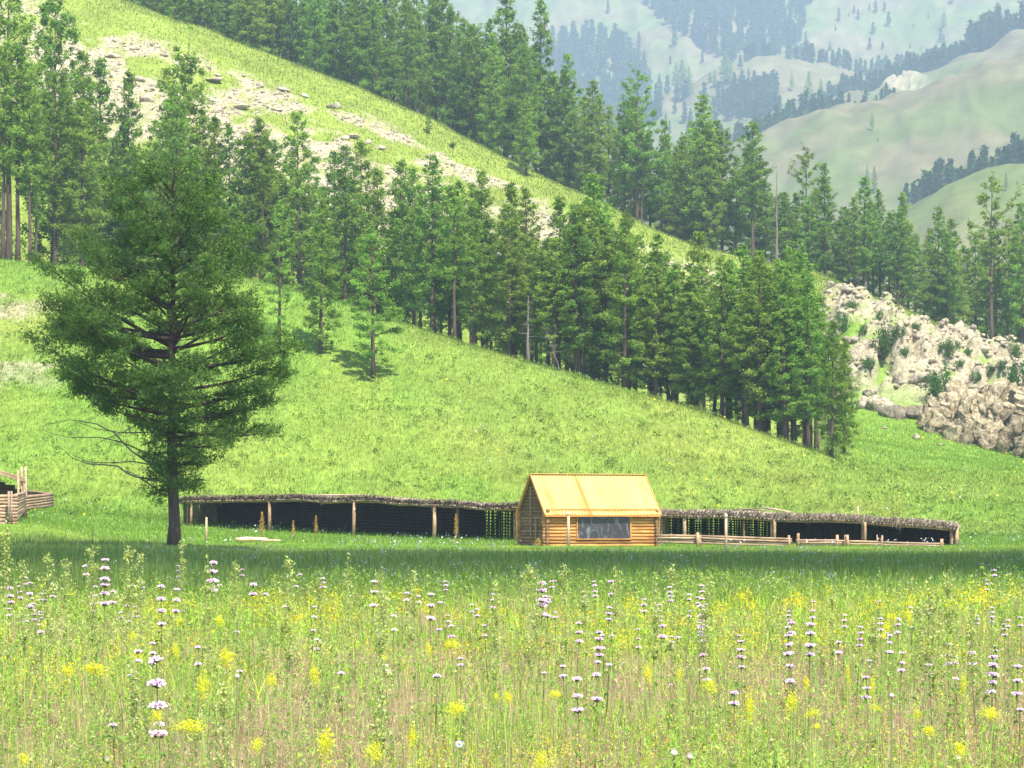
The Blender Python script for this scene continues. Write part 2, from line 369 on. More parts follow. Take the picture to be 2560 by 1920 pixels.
GREEN = [(.24, .43, .045), (.36, .54, .06), (.14, .30, .045), (.48, .58, .08), (.32, .42, .14)]

# foreground meadow
n = 150000; X, Y = scat(n, 5.5, 60)
def redmask(X, Y): return sst(.45, .54, fbm(X / 1.5 + 2, Y / 3.2, 181, 3) + .07 * sst(-1, 3, X * 14 / Y)) * sst(28, 19, Y)
dens = fbm(X / 1.1, Y / 1.6, 81, 3); k = (dens > .44 - .12 * sst(18, 34, Y)) & (rng.uniform(0, 1, n) > .93 * redmask(X, Y)); X = X[k]; Y = Y[k]; n = len(X)
h = rng.uniform(.14, .46, n) * (.6 + .8 * fbm(X / 1.5, Y / 1.5, 83, 2)); w = np.maximum(.0045, Y * .00036) * rng.uniform(.7, 1.5, n)
blades('meadow_grass', X, Y, h, w, mixc(GREEN, n, [.25, .3, .15, .2, .1]) * 1.08, .38, 'green grass blades of the flowery foreground meadow')
n = 110000; X, Y = scat(n, 5.5, 45); k = fbm(X / 1.7 + 7, Y / 2.2, 85, 3) > .44; X = X[k]; Y = Y[k]; n = len(X)
blades('dry_grass', X, Y, rng.uniform(.16, .44, n), np.maximum(.0035, Y * .0003) * rng.uniform(.7, 1.4, n),
       mixc([(.46, .30, .21), (.54, .42, .26), (.42, .25, .20), (.48, .44, .22)], n), .3, 'tan and reddish dry grass between the meadow flowers')
# seed heads / florets : tiny facets floating on the stems
def flecks(name, X, Y, Zc, size, col, label, mat=M_petal):
    n = len(X); c = np.stack([X, Y, Zc], 1)
    A = rng.normal(0, 1, (n, 3)) * size[:, None]; Bv = rng.normal(0, 1, (n, 3)) * size[:, None]
    V = np.stack([c - A * .5, c + A * .5, c + Bv], 1).reshape(-1, 3)
    T = np.arange(n * 3).reshape(-1, 3)
    o = link(bpy.data.objects.new(name, mesh_tris(name, V, T, mat, np.repeat(col, 3, 0))))
    return tag(o, label, 'flowers', kind='stuff')
def clumps(nc, per, d0, d1, r, hz, hs, thr=None, seed=0):
    cx, cy = scat(nc, d0, d1)
    if thr is not None:
        k = (fbm(cx / 2.2 + seed, cy / 3, 91 + seed, 3) > thr) & ((seed != 5) | (rng.uniform(0, 1, len(cx)) > .85 * redmask(cx, cy))); cx = cx[k]; cy = cy[k]
    ch = rng.uniform(*hz, len(cx))
    cr = rng.uniform(.5, 1.4, len(cx)) * r
    X = np.repeat(cx, per); Y = np.repeat(cy, per); R = np.repeat(cr, per); H = np.repeat(ch, per)
    X = X + rng.normal(0, 1, len(X)) * R; Y = Y + rng.normal(0, 1, len(X)) * R
    return X, Y, gz(X, Y) + H + rng.normal(0, hs, len(X)), cx, cy, ch
X, Y, Zc, *_ = clumps(3300, 75, 6, 38, .07, (.22, .50), .06, .50, 3)
flecks('yellow_flowers', X, Y, Zc, rng.uniform(.5, 1, len(X)) * np.maximum(.005, Y * .0004), mixc([(.86, .72, .008), (.78, .74, .02), (.88, .62, .008)], len(X)), 'tiny yellow flowers scattered through the foreground meadow')
X, Y, Zc, *_ = clumps(13000, 30, 5.5, 50, .06, (.10, .46), .09, .43, 5)
flecks('leafy_weeds', X, Y, Zc, rng.uniform(.5, 1, len(X)) * np.maximum(.011, Y * .0007), mixc([(.27, .43, .06), (.38, .50, .09), (.18, .32, .05), (.46, .53, .18)], len(X)), 'pale green leafy weeds among the foreground grasses', M_grass)
X, Y, Zc, *_ = clumps(9000, 44, 5.5, 30, .10, (.15, .42), .07, .38, 8)
kk = rng.uniform(0, 1, len(X)) < .30 + .7 * redmask(X, Y); X = X[kk]; Y = Y[kk]; Zc = Zc[kk]
flecks('grass_seed_heads', X, Y, Zc, rng.uniform(.5, 1, len(X)) * np.maximum(.006, Y * .0004), mixc([(.56, .35, .28), (.62, .47, .33), (.46, .28, .24)], len(X)), 'reddish brown grass seed heads in the foreground meadow', M_grass)
def leafy(n, d0, d1, hz, cols, name, label, seed, thr, nl=18):
    px_, py_ = scat(n, d0, d1); k = fbm(px_ / 1.3 + seed, py_ / 2, 200 + seed, 3) > thr; px_ = px_[k]; py_ = py_[k]; n = len(px_)
    H = rng.uniform(*hz, n); zb = gz(px_, py_); lx = rng.normal(0, .12, n) * H; ly = rng.normal(0, .12, n) * H
    f = rng.uniform(.15, 1, (n, nl)); a = rng.uniform(0, 6.283, (n, nl)); L_ = rng.uniform(.025, .075, (n, nl)) * (1.25 - .6 * f)
    bx = px_[:, None] + lx[:, None] * f ** 2; by = py_[:, None] + ly[:, None] * f ** 2; bz = zb[:, None] + H[:, None] * f
    w = np.maximum(.0045, py_[:, None] * .00034) * rng.uniform(.8, 1.4, (n, nl)); up = rng.uniform(.1, 1.0, (n, nl))
    ca, sa = np.cos(a), np.sin(a)
    p0 = np.stack([bx + sa * w - ca * .0, by - ca * w, bz], -1); p1 = np.stack([bx - sa * w, by + ca * w, bz], -1); p2 = np.stack([bx + ca * L_, by + sa * L_, bz + L_ * up], -1)
    V = np.stack([p0, p1, p2], 2).reshape(-1, 3); col = np.repeat(mixc(cols, n, None, .2), nl * 3, 0)
    # stems
    ws = np.maximum(.0016, py_ * .00013); s0 = np.stack([px_ - ws, py_, zb - .02], 1); s1 = np.stack([px_ + ws, py_, zb - .02], 1); s2 = np.stack([px_ + lx, py_ + ly, zb + H], 1)
    V = np.concatenate([V, np.stack([s0, s1, s2], 1).reshape(-1, 3)]); col = np.concatenate([col, np.tile(np.array([[.24, .27, .09]]), (n * 3, 1))])
    o = link(bpy.data.objects.new(name, mesh_tris(name, V, np.arange(len(V)).reshape(-1, 3), M_grass, col))); tag(o, label, 'plants', kind='stuff')
leafy(9000, 6, 48, (.25, .62), [(.22, .42, .05), (.30, .52, .07), (.15, .32, .05), (.38, .54, .12)], 'leafy_stems', 'bright green leafy stems standing among the meadow grasses', 1, .46)
leafy(3500, 6, 40, (.35, .75), [(.16, .27, .06), (.24, .34, .09), (.30, .36, .14)], 'tall_leafy_stems', 'taller dull green leafy stems rising over the meadow flowers', 7, .50, 22)
# middle meadow (darker taller growth), then the strip by the buildings
n = 150000; X, Y = scat(n, 42, 118, 1.3, .25, 4); pp = pxof(X, Y); h = rng.uniform(.22, .50, n) * (.75 + .5 * fbm(X / 3, Y / 5, 87, 2)) * (1 + .45 * sst(800, 300, pp))
h *= 1 - (.75 - .5 * sst(800, 300, pp)) * sst(84, 104, Y)
blades('tall_meadow_grass', X, Y, h, Y * .00042 * rng.uniform(.7, 1.6, n), mixc([(.20, .30, .06), (.26, .35, .075), (.16, .26, .06), (.30, .36, .12)], n), .2, 'taller darker grass across the middle of the meadow')
X, Y, Zc, *_ = clumps(1500, 7, 40, 106, .12, (.28, .50), .10, .47, 12)
flecks('lilac_flowers', X, Y, Zc, rng.uniform(.6, 1, len(X)) * Y * .00042, mixc([(.42, .38, .58), (.60, .55, .68), (.70, .68, .72)], len(X)), 'small lilac flowers dotting the tall grass of the middle meadow')
n = 110000; X, Y = scat(n, 112, 170, 2, .24, 4)
blades('short_meadow_grass', X, Y, rng.uniform(.10, .30, n) * (.45 + .55 * sst(128, 138, Y)), Y * .0004 * rng.uniform(.7, 1.6, n), mixc([(.17, .32, .045), (.22, .36, .05), (.14, .27, .04), (.27, .37, .08)], n), .3, 'short bright grass around the cabin and the sheds', True)
n = 190000; X, Y = scat(n, 165, 262, 2, .235, 2)
cA = np.interp(pxof(X, Y), PX, crestA_d); k = (Y < cA + 12) | (pxof(X, Y) > 2050); X = X[k]; Y = Y[k]; n = len(X)
cc = ground_colour(X, Y, base_z(X, Y)) * rng.uniform(1.0, 1.3, (n, 1)) * rng.uniform(.97, 1.04, (n, 3))
blades('hillside_grass', X, Y, rng.uniform(.10, .42, n), rng.uniform(.03, .09, n), cc, .5, 'bright green grass covering the lower hillside', True)
n = 120000; X, Y = scat(n, 300, 408, 2, .24, 2)
z0 = base_z(X, Y); rm = rockmask(X, Y, z0); k = (rm < .35) | (rng.uniform(0, 1, n) < .12); X = X[k]; Y = Y[k]; n = len(X)
cc = ground_colour(X, Y, z0[k]) * rng.uniform(.7, 1.45, (n, 1)) * rng.uniform(.9, 1.12, (n, 3))
blades('ridge_grass', X, Y, rng.uniform(.15, .5, n), rng.uniform(.08, .2, n), cc, .35, 'yellow green grass on the rocky ridge', True)
def dots(n, d0, d1, cols, name, label, thr, seed, size):
    X, Y = scat(n, d0, d1, 2, .24, 3); k = fbm(X / 5 + seed, Y / 9, 101 + seed, 3) > thr; X = X[k]; Y = Y[k]
    flecks(name, X, Y, gz(X, Y) + rng.uniform(.25, .45, len(X)), rng.uniform(.6, 1, len(X)) * size, mixc(cols, len(X)), label)
X, Y, Zc, *_ = clumps(2200, 22, 160, 236, .28, (.15, .35), .09, None, 15)
kk = Y < np.interp(pxof(X, Y), PX, crestA_d) + 3; X = X[kk]; Y = Y[kk]; Zc = Zc[kk]
hc = ground_colour(X, Y, base_z(X, Y)) * np.where(fbm(X / 3, Y / 5, 141, 3) > .55, 1.0, 1.15)[:, None] * rng.uniform(.8, 1.2, (len(X), 1))
flecks('hillside_herbs', X, Y, Zc, rng.uniform(.5, 1, len(X)) * .13, hc, 'low leafy herb clumps spread over the green hillside', M_grass)
dots(9000, 160, 400, [(.85, .75, .05), (.8, .65, .05)], 'yellow_hill_flowers', 'yellow flowers dotting the hillsides', .56, 2, .12)
dots(6000, 112, 240, [(.8, .78, .8), (.72, .66, .76)], 'white_hill_flowers', 'tiny white flowers dotting the grass behind the meadow', .54, 9, .065)

# ------------------------------------------------------------------ trees
def leaf_cloud(C, size, up=.35, per=1):
    """C (n,3) centres -> triangles"""
    n = len(C)
    A = rng.normal(0, 1, (n, 3)); A /= np.linalg.norm(A, axis=1)[:, None] + 1e-6
    B = rng.normal(0, 1, (n, 3)); B[:, 2] *= (1 - up); B /= np.linalg.norm(B, axis=1)[:, None] + 1e-6
    A[:, 2] *= (1 - up)
    s = np.asarray(size).reshape(-1, 1) * np.ones((n, 1))
    return np.stack([C - A * s * .45, C + A * s * .45, C + B * s], 1).reshape(-1, 3)
def conifer_arrays(seed, H=18, R=2.7, cb=.25, nb=85, shape=.8, elev=(-.12, .7), dens=9, per=6, leaf=.23, ragged=.35, lobed=0, tips=True):
    r_ = np.random.default_rng(seed); rd = random.Random(seed)
    mb = MB()
    bx = [0]; by = [0]
    for i in range(8): bx.append(bx[-1] + r_.normal(0, .05)); by.append(by[-1] + r_.normal(0, .05))
    tz = np.linspace(0, 1, 9)
    mb.tube([(bx[i], by[i], tz[i] * H * .98 - (.4 if i == 0 else 0)) for i in range(9)], [.0135 * H * (1 - .93 * tz[i]) * (1.35 if i == 0 else 1) for i in range(9)], 7, True, .06)
    cs = []; cols = []
    az = r_.uniform(0, 6)
    for i in range(nb):
        s = (i + r_.uniform(0, 1)) / nb; t = cb + (1 - cb) * s * .985
        prof = (1 - s) ** shape * (.45 + .55 * min(1, s / .18)) + .02
        L = R * prof * r_.uniform(1 - ragged, 1 + ragged * .4)
        if lobed: L *= 1 + lobed * math.sin(az * 2 + s * 9)
        az += 2.4 + r_.normal(0, .4)
        el = elev[0] + (elev[1] - elev[0]) * s + r_.normal(0, .16)
        x0 = np.interp(t, tz, bx); y0 = np.interp(t, tz, by)
        base = np.array([x0, y0, t * H]); d = np.array([math.cos(az), math.sin(az), 0])
        def P(q): return base + d * (L * q) + np.array([0, 0, 1]) * (math.tan(el) * L * q - .10 * L * q * q + .09 * L * q ** 3)
        if i % 2 == 0 or s < .25:
            mb.tube([P(0), P(.5), P(.95)], [.022 + .012 * L, .012 + .006 * L, .006], 4, False)
        side = np.array([-d[1], d[0], 0]); br = r_.uniform(.85, 1.15)
        for kq in range(max(2, int(L * 3.4 + r_.uniform(0, 1)))):
            q = r_.uniform(.2, 1) ** .8 if kq else .95
            cc = P(q) + side * r_.normal(0, .09 + .16 * L * (1.1 - q)) + np.array([0, 0, r_.normal(.08, .14)])
            m = int(per * dens * r_.uniform(.3, .65)); sg = r_.uniform(.12, .25) * (.75 + .1 * L)
            dd = np.array([d[0] * .5, d[1] * .5, .55]); tt = r_.uniform(-1, 1, (m, 1)) * sg * 1.2
            c = cc + dd * tt + r_.normal(0, 1, (m, 3)) * np.array([sg, sg, sg * .62]) * (leaf / .27)
            cs.append(c); cols.append(np.full(m, br) * r_.uniform(.78, 1.3) * r_.uniform(.85, 1.15, m))
    # leader
    m = 26; c = np.stack([r_.normal(0, .09, m) + bx[-1], r_.normal(0, .09, m) + by[-1], H * r_.uniform(.94, 1.01, m)], 1); cs.append(c); cols.append(np.ones(m))
    C = np.concatenate(cs); col = np.concatenate(cols)
    return mb, C, col, leaf
LG = np.array([.190, .300, .044])
def make_proto(seed, green=LG, **k):
    mb, C, col, leaf = conifer_arrays(seed, **k)
    V = leaf_cloud(C, leaf * rng.uniform(.7, 1.25, len(C)))
    cc = np.repeat(col[:, None] * green, 3, 0)
    return mesh_tris('crown', V, np.arange(len(V)).reshape(-1, 3), M_larch, cc), mb.mesh('trunk', M_bark)
PROTO = {
 'a': make_proto(1, H=18, R=3.1, cb=.20, shape=.72, nb=84), 'b': make_proto(2, H=18, R=2.7, cb=.26, shape=.66, ragged=.45, nb=80),
 'c': make_proto(3, H=18, R=3.4, cb=.16, shape=.76, lobed=.18, nb=88), 'd': make_proto(4, H=18, R=2.2, cb=.30, shape=.62, nb=70, ragged=.5),
 'e': make_proto(5, H=18, R=3.0, cb=.38, shape=.5, nb=72, elev=(-.1, .9)), 'f': make_proto(6, H=18, R=3.0, cb=.10, shape=.72, nb=90),
 'tall': make_proto(7, H=18, R=2.6, cb=.44, shape=.5, nb=62, ragged=.5, elev=(-.25, .7)),
 'round': make_proto(8, H=18, R=3.0, cb=.08, shape=.4, nb=100, elev=(.3, 1.1), ragged=.2),
 'open': make_proto(9, H=18, R=4.0, cb=.12, shape=.7, nb=56, ragged=.4, elev=(-.1, .5)),
 'sparse': make_proto(10, H=18, R=3.0, cb=.10, shape=.6, nb=50, ragged=.5, elev=(-.1, .5), dens=6),
 'ragged': make_proto(12, H=18, R=3.6, cb=.30, shape=.5, nb=38, ragged=.55, elev=(.1, .8), dens=9, lobed=.2),
}
ROOT = {}
def tree(kind, x, y, H, wf=1.0, name='larch_tree'):
    z = gz1(x, y)
    if kind not in ROOT:
        r = empty(name, (0, 0, 0)); cr, tr = PROTO[kind]
        link(bpy.data.objects.new('trunk', tr), r); link(bpy.data.objects.new('crown', cr), r); ROOT[kind] = r; o = r
    else: o = copy_tree(ROOT[kind])
    o.location = (x, y, z - .1); o.rotation_euler = (0, 0, random.uniform(0, 6.28)); s = H / 18
    o.scale = (s ** .6 * wf * 1.09, s ** .6 * wf * 1.09, s); return o
def top_h(px, d, ytop):
    x, y = at(px, d); return CZ + d * (HY - ytop) / F - gz1(x, y)

def place_belt(spec_fixed, env, fill, dmin, dmax, base_d, kinds, hmin, jitter):
    trees = []
    for (px, ytop, dd, kind, wf) in spec_fixed:
        d = float(np.interp(px, PX, base_d)) + dd; x, y = at(px, d)
        trees.append([px, d, kind, max(4.5, top_h(px, d, ytop)), wf, 1])
    ex, ey = zip(*env)
    for (x0, x1, n, da, db) in fill:
        for i in range(n):
            px = x0 + (x1 - x0) * (i + random.uniform(.1, .9)) / n
            d = float(np.interp(px, PX, base_d)) + random.uniform(da, db)
            yt = float(np.interp(px, ex, ey)) + random.uniform(*jitter)
            Hh = top_h(px, d, yt)
            if Hh < hmin: Hh = hmin * random.uniform(1, 1.15)
            trees.append([px, d, random.choice(kinds), Hh, random.uniform(.85, 1.1), 0])
    return trees
def size_word(H, wf, k):
    w = {'a': 'full-crowned', 'b': 'narrow', 'c': 'broad', 'd': 'slender', 'e': 'bare-stemmed', 'f': 'bushy', 'tall': 'bare-stemmed', 'round': 'dense rounded', 'open': 'wide-branched', 'sparse': 'thin-crowned', 'ragged': 'ragged'}[k]
    return ('tall ' if H > 19 else 'low ' if H < 13 else '') + w
# lower wood on the near crest
envB = [(-300, 60), (0, 90), (60, 110), (130, 40), (200, 130), (300, 200), (360, 240), (450, 190), (560, 300), (740, 290), (800, 350), (870, 370), (960, 400), (1080, 400),
        (1200, 435), (1310, 470), (1400, 500), (1480, 450), (1560, 530), (1640, 590), (1740, 585), (1860, 625), (1990, 640), (2060, 720), (2100, 820), (2140, 900)]
fixB = [(20, -30, 14, 'e', 1.1), (45, 110, 2, 'tall', .9), (8, 120, 0, 'tall', .9), (75, 180, 1, 'tall', .7), (90, 250, 4, 'd', .7), (130, 18, 30, 'round', .95), (205, 130, 24, 'c', 1), (245, 145, 34, 'b', 1),
        (140, 190, 8, 'e', 1), (315, 178, 26, 'f', .9), (465, 160, 34, 'round', 1.15), (530, 290, 30, 'f', 1), (440, 262, 20, 'c', 1.05), (650, 295, 30, 'd', 1.0), (745, 278, 26, 'c', 1.05), (662, 350, 24, 'f', .9), (862, 362, 22, 'a', 1),
        (905, 352, 30, 'b', .95), (1000, 398, 24, 'b', .9), (1080, 385, 12, 'a', 1), (1208, 425, 14, 'b', .9), (1150, 455, 20, 'd', 1), (1320, 470, 18, 'd', 1), (1285, 455, 9, 'f', .95),
        (1395, 490, 8, 'b', 1), (1483, 432, 12, 'a', 1.1), (1440, 520, 5, 'c', 1), (1560, 530, 10, 'f', 1), (1640, 585, 7, 'c', 1), (1745, 578, 12, 'c', 1.05), (1860, 608, 6, 'f', .95), (1895, 625, 12, 'c', 1),
        (1988, 632, 10, 'round', .95), (1960, 735, 2, 'c', .95), (2020, 690, 4, 'a', .95), (2078, 800, -2, 'f', .85), (2110, 850, 5, 'f', .7)]
B = place_belt(fixB, envB, [(-420, 0, 12, 2, 30), (160, 620, 12, 8, 45), (600, 1000, 13, 22, 46), (1000, 1500, 22, 3, 36), (1500, 2080, 28, 1, 30), (1100, 2060, 14, 0, 8)], 0, 0, crestA_d, ['a', 'b', 'c', 'd', 'e', 'f', 'b', 'tall'], 10, (10, 150))
# upper wood behind the ridge
envC = [(-100, -260), (400, -190), (900, -110), (1130, -40), (1200, 40), (1270, 0), (1320, 70), (1420, 140), (1500, 220), (1590, 220), (1700, 320), (1755, 260), (1870, 330), (1920, 420), (1980, 420),
        (2070, 440), (2160, 460), (2260, 510), (2350, 530), (2420, 580), (2480, 480), (2560, 520), (2900, 640)]
fixC = [(1262, -25, 14, 'b', 1.15), (1300, 60, 18, 'a', 1), (1352, 0, 20, 'd', 1.1), (1420, 135, 18, 'c', 1), (1480, 200, 14, 'a', 1.1), (1592, 180, 4, 'ragged', 1), (1590, 240, 10, 'c', 1.05), (1660, 300, 16, 'c', .9),
        (1755, 235, 6, 'a', 1.15), (1790, 300, 8, 'c', 1), (1882, 305, 6, 'tall', 1.05), (2015, 375, 14, 'ragged', .95), (2062, 408, 10, 'c', .95), (2160, 440, 10, 'b', .95), (2200, 475, 16, 'd', .8), (2258, 480, 14, 'b', .85),
        (2345, 515, 12, 'a', .95), (2380, 545, 20, 'b', .9), (2480, 448, 5, 'ragged', 1.05), (2555, 505, 8, 'a', 1), (2120, 520, 6, 'c', 1), (1180, 60, 10, 'c', 1.1), (1230, 120, 3, 'f', 1), (1690, 380, 4, 'c', 1), (1960, 480, 6, 'c', 1.1)]
Cc = place_belt(fixC, envC, [(150, 1200, 52, 3, 30), (150, 1150, 24, 30, 75), (1180, 1750, 26, 2, 34), (1700, 2600, 36, 3, 34), (2600, 3000, 8, 2, 20), (-150, 150, 4, 10, 40)], 0, 0, crestB_d, ['a', 'b', 'c', 'd', 'f', 'e', 'tall', 'c'], 12, (15, 110))
def emit(T, wood, grp):
    T.sort(key=lambda t: t[0])
    for i, (px, d, k, Hh, wf, fx) in enumerate(T):
        x, y = at(px, d); o = tree(k, x, y, Hh, wf)
        tag(o, '%s larch in %s, %s from its left' % (size_word(Hh, wf, k), wood, ordw(i + 1)), 'tree', grp)
emit(B, 'the lower wood', 'larches of the lower wood on the near crest')
emit(Cc, 'the upper wood', 'larches of the upper wood along the rocky ridge')
def single(px, d, ytop, kind, wf, label, H=None):
    x, y = at(px, d); o = tree(kind, x, y, H or top_h(px, d, ytop), wf); tag(o, label, 'tree'); return o
def ray_d(px, py, dmin, dmax=2780):
    ds = np.arange(dmin, dmax, .5 if dmin < 500 else 4.0); xs = (px - 1280) / F * ds
    yy = pyof(gz(xs, ds), ds); k = np.argmax(yy <= py)
    return float(ds[k]) if (yy <= py).any() else None
single(697, ray_d(697, 868, 170) , 500, 'sparse', .8, 'thin larch on the open slope just right of the big dark tree')
single(800, ray_d(800, 888, 170), 500, 'f', .82, 'middle one of three larches alone on the open green slope')
single(933, ray_d(933, 945, 170), 560, 'open', .95, 'larch on the open slope with low branches reaching out to the right')
single(1072, ray_d(1072, 336, 340), 262, 'f', .5, 'small lone larch with a dark stem on the grassy ridge crest')
single(1314, ray_d(1314, 440, 340), 240, 'f', 1.0, 'bright green larch in front of the upper wood on the ridge crest')
# two bare dead trees
def snag(px, d, ytop, label, white=False, lean=0.0, r=.16):
    x, y = at(px, d); z = gz1(x, y); H = top_h(px, d, ytop); t = empty('dead_tree', (x, y, z))
    m = MB(); rd = random.Random(int(px))
    pts = [(lean * H * (i / 8) + rd.uniform(-.06, .06), rd.uniform(-.06, .06), H * i / 8 - .2) for i in range(9)]
    m.tube(pts, [r * (1 - .85 * i / 8) for i in range(9)], 7); m.build('trunk', M_dead, t)
    b = MB()
    for i in range(34):
        q = rd.uniform(.3, .97); a = rd.uniform(0, 6.28); L_ = rd.uniform(.4, 1.7) * (1.2 - q); zz = q * H; xx = lean * H * q
        b.tube([(xx, 0, zz), (xx + math.cos(a) * L_ * .5, math.sin(a) * L_ * .5, zz + .05), (xx + math.cos(a) * L_, math.sin(a) * L_, zz + rd.uniform(-.1, .25))], [.03, .018, .006], 4, False)
    b.build('branches', M_dead, t); tag(t, label, 'dead tree')
snag(1942, float(np.interp(1942, PX, crestB_d)) + 1, 410, 'tall bare dead larch trunk standing between the upper wood crowns', r=.22)
snag(2132, 262, 905, 'short pale dead trunk leaning beside the rock outcrop', lean=-.12, r=.14)
snag(1404, float(np.interp(1404, PX, crestA_d)) + 1.5, 800, 'thin white dead sapling leaning at the foot of the lower wood', lean=-.35, r=.06)
snag(1320, float(np.interp(1320, PX, crestA_d)) - .5, 735, 'grey dead trunk with a bent top at the edge of the lower wood', lean=.01, r=.17)

# hero tree
def hero():
    d = 104.0; px = 432; x0, y0 = at(px, d); sc = F / d; z0 = gz1(x0, y0)
    t = empty('big_larch_tree', (x0, y0, z0 - .05))
    def toz(py): return CZ + (HY - py) / sc - z0
    H = toz(392)
    rr = np.random.default_rng(77); rd = random.Random(3)
    tr = MB()
    zs = np.linspace(0, 1, 14)
    bend = [(.0 + .35 * math.sin(s * 3) * 0 + rr.normal(0, .03), rr.normal(0, .03)) for s in zs]
    tr.tube([(bend[i][0], bend[i][1], zs[i] * H * .97 - (.3 if i == 0 else 0)) for i in range(14)], [.27 * (1 - .92 * s) * (1.5 if i == 0 else 1.0) for i, s in enumerate(zs)], 12, True, .05)
    tr.build('trunk', M_bark, t)
    # extents (photo px) of the crown left and right of the trunk against photo row
    rowsY = [392, 430, 500, 560, 620, 700, 760, 830, 900, 960, 1010, 1050, 1090, 1130, 1180, 1240]
    Lx = [40, 115, 195, 240, 275, 325, 340, 375, 385, 395, 345, 190, 75, 70, 75, 70]
    Rx = [35, 90, 150, 190, 215, 200, 205, 262, 298, 298, 285, 270, 235, 120, 90, 80]
    limbs = MB(); C = []; K = []
    nb = 105; az = 0
    def foliage(P, q0, L, dvec, dens, thick=.16, lat=.20):
        nc = max(2, int(dens * L / 6.0)); side = np.array([-dvec[1], dvec[0], 0]); kb = rr.uniform(.85, 1.15)
        for j in range(nc):
            q = q0 + (1 - q0) * (rr.uniform(0, 1) ** .75 if j else .97)
            cc = P(q) + side * rr.normal(0, .10 + lat * L * (1.15 - q) * .9) + np.array([0, 0, rr.normal(.08, thick)])
            ns = int(rr.uniform(7, 14)); kc = kb * rr.uniform(.75, 1.35)
            for _ in range(ns):
                st = cc + rr.normal(0, 1, 3) * np.array([.19, .19, .10]); dr = rr.normal(0, .5, 3) + dvec * .7 + np.array([0, 0, .30]); dr /= np.linalg.norm(dr)
                m = int(rr.uniform(8, 15)); C.append(st + dr * rr.uniform(0, .34, (m, 1)) + rr.normal(0, .035, (m, 3))); K.append(np.full(m, kc) * rr.uniform(.8, 1.25) * rr.uniform(.85, 1.15, m))
    for i in range(nb):
        s = (i + rr.uniform(0, 1)) / nb
        pr = 1235 - (1235 - 400) * s ** .92
        az += 2.4 + rr.normal(0, .35); cx, cy = math.cos(az), math.sin(az)
        ext = np.interp(pr, rowsY, Rx) if cx > 0 else np.interp(pr, rowsY, Lx)
        other = .5 * (np.interp(pr, rowsY, Rx) + np.interp(pr, rowsY, Lx)) * .85
        L_ = (abs(cx) * ext + (1 - abs(cx)) * other) / sc * rr.uniform(.62, 1.10)
        if pr > 1040 and cx < -.1: L_ *= .9
        if L_ < .25: L_ = .25
        el = .02 + .75 * s + rr.normal(0, .08)
        zb = toz(pr) - L_ * (math.tan(el) - .10) * .8
        zb = max(zb, toz(1240))
        base = np.array([0, 0, zb]); dv = np.array([cx, cy, 0])
        kk = rr.normal(0, .05)
        def P(q, base=base, dv=dv, L_=L_, el=el, kk=kk): return base + dv * (L_ * q) + np.array([-dv[1], dv[0], 0]) * (kk * L_ * math.sin(q * 3)) + np.array([0, 0, 1]) * (L_ * (math.tan(el) * q - .22 * q + .18 * q * q))
        limbs.tube([P(q) for q in (0, .2, .45, .7, .95)], [.035 + .014 * L_, .028 + .012 * L_, .02 + .008 * L_, .014 + .004 * L_, .006], 5, False)
        q0 = .42 if L_ > 3 else .2
        if s > .6: q0 = .12
        foliage(P, q0, L_, dv, 24)
        # side branches
        for j in range(int(L_ * 1.6)):
            q = rr.uniform(.3, .95); a2 = az + rr.choice([-1, 1]) * rr.uniform(.5, 1.1); l2 = L_ * (1.05 - q) * rr.uniform(.4, .8)
            b2 = P(q); d2 = np.array([math.cos(a2), math.sin(a2), 0])
            def P2(w, b2=b2, d2=d2, l2=l2): return b2 + d2 * l2 * w + np.array([0, 0, 1]) * (l2 * (.12 * w + .05 * w * w))
            limbs.tube([P2(0), P2(.5), P2(.95)], [.018, .012, .004], 4, False)
            foliage(P2, .2, l2, d2, 13, .09, .14)
    # hanging leafy shoots hugging the lower stem
    for j in range(26):
        a = rr.uniform(0, 6.28); pr = rr.uniform(1010, 1235); l2 = rr.uniform(.5, 1.35); b2 = np.array([0, 0, toz(pr)]); d2 = np.array([math.cos(a), math.sin(a), 0])
        def P3(w, b2=b2, d2=d2, l2=l2): return b2 + d2 * l2 * w + np.array([0, 0, 1]) * (l2 * (.2 * w - .75 * w * w))
        foliage(P3, .1, l2, d2, 22, .14, .14)
    limbs.build('limbs', M_bark, t)
    Cn = np.concatenate(C); Kn = np.concatenate(K)
    V = leaf_cloud(Cn, rr.uniform(.05, .11, len(Cn)), .2)
    cr = mesh_tris('crown', V, np.arange(len(V)).reshape(-1, 3), M_hero, np.repeat(Kn[:, None] * np.array([.112, .200, .042]), 3, 0))
    link(bpy.data.objects.new('crown', cr), t)
    # bare dead lower branches reaching left (photo px polylines)
    db = MB()
    def bp(pts, r0, yoff=0):
        v = []
        for i, (a, b) in enumerate(pts): v.append(((a - px) / sc, yoff * i / len(pts), toz(b)))
        v2 = []
        for i in range(len(v) - 1):
            for q in (0, .5): v2.append(tuple(v[i][k] * (1 - q) + v[i + 1][k] * q + rd.uniform(-.03, .03) for k in range(3)))
        v2.append(v[-1]); n_ = len(v2)
        db.tube(v2, [r0 * (1 - .85 * i / (n_ - 1)) for i in range(n_)], 5, False)
    bp([(425, 1168), (370, 1150), (330, 1125), (290, 1080), (250, 1060), (180, 1048), (110, 1068)], .055, -1.2)
    bp([(425, 1140), (380, 1135), (310, 1105), (250, 1092), (170, 1092), (110, 1072)], .045, -.6)
    bp([(420, 1200), (340, 1190), (300, 1165), (230, 1158), (190, 1142), (150, 1110)], .05, -1.4)
    bp([(420, 1165), (330, 1152), (260, 1155), (210, 1148), (170, 1130)], .035, .8)
    bp([(425, 1080), (370, 1078), (300, 1078), (240, 1070), (190, 1052)], .04, .6)
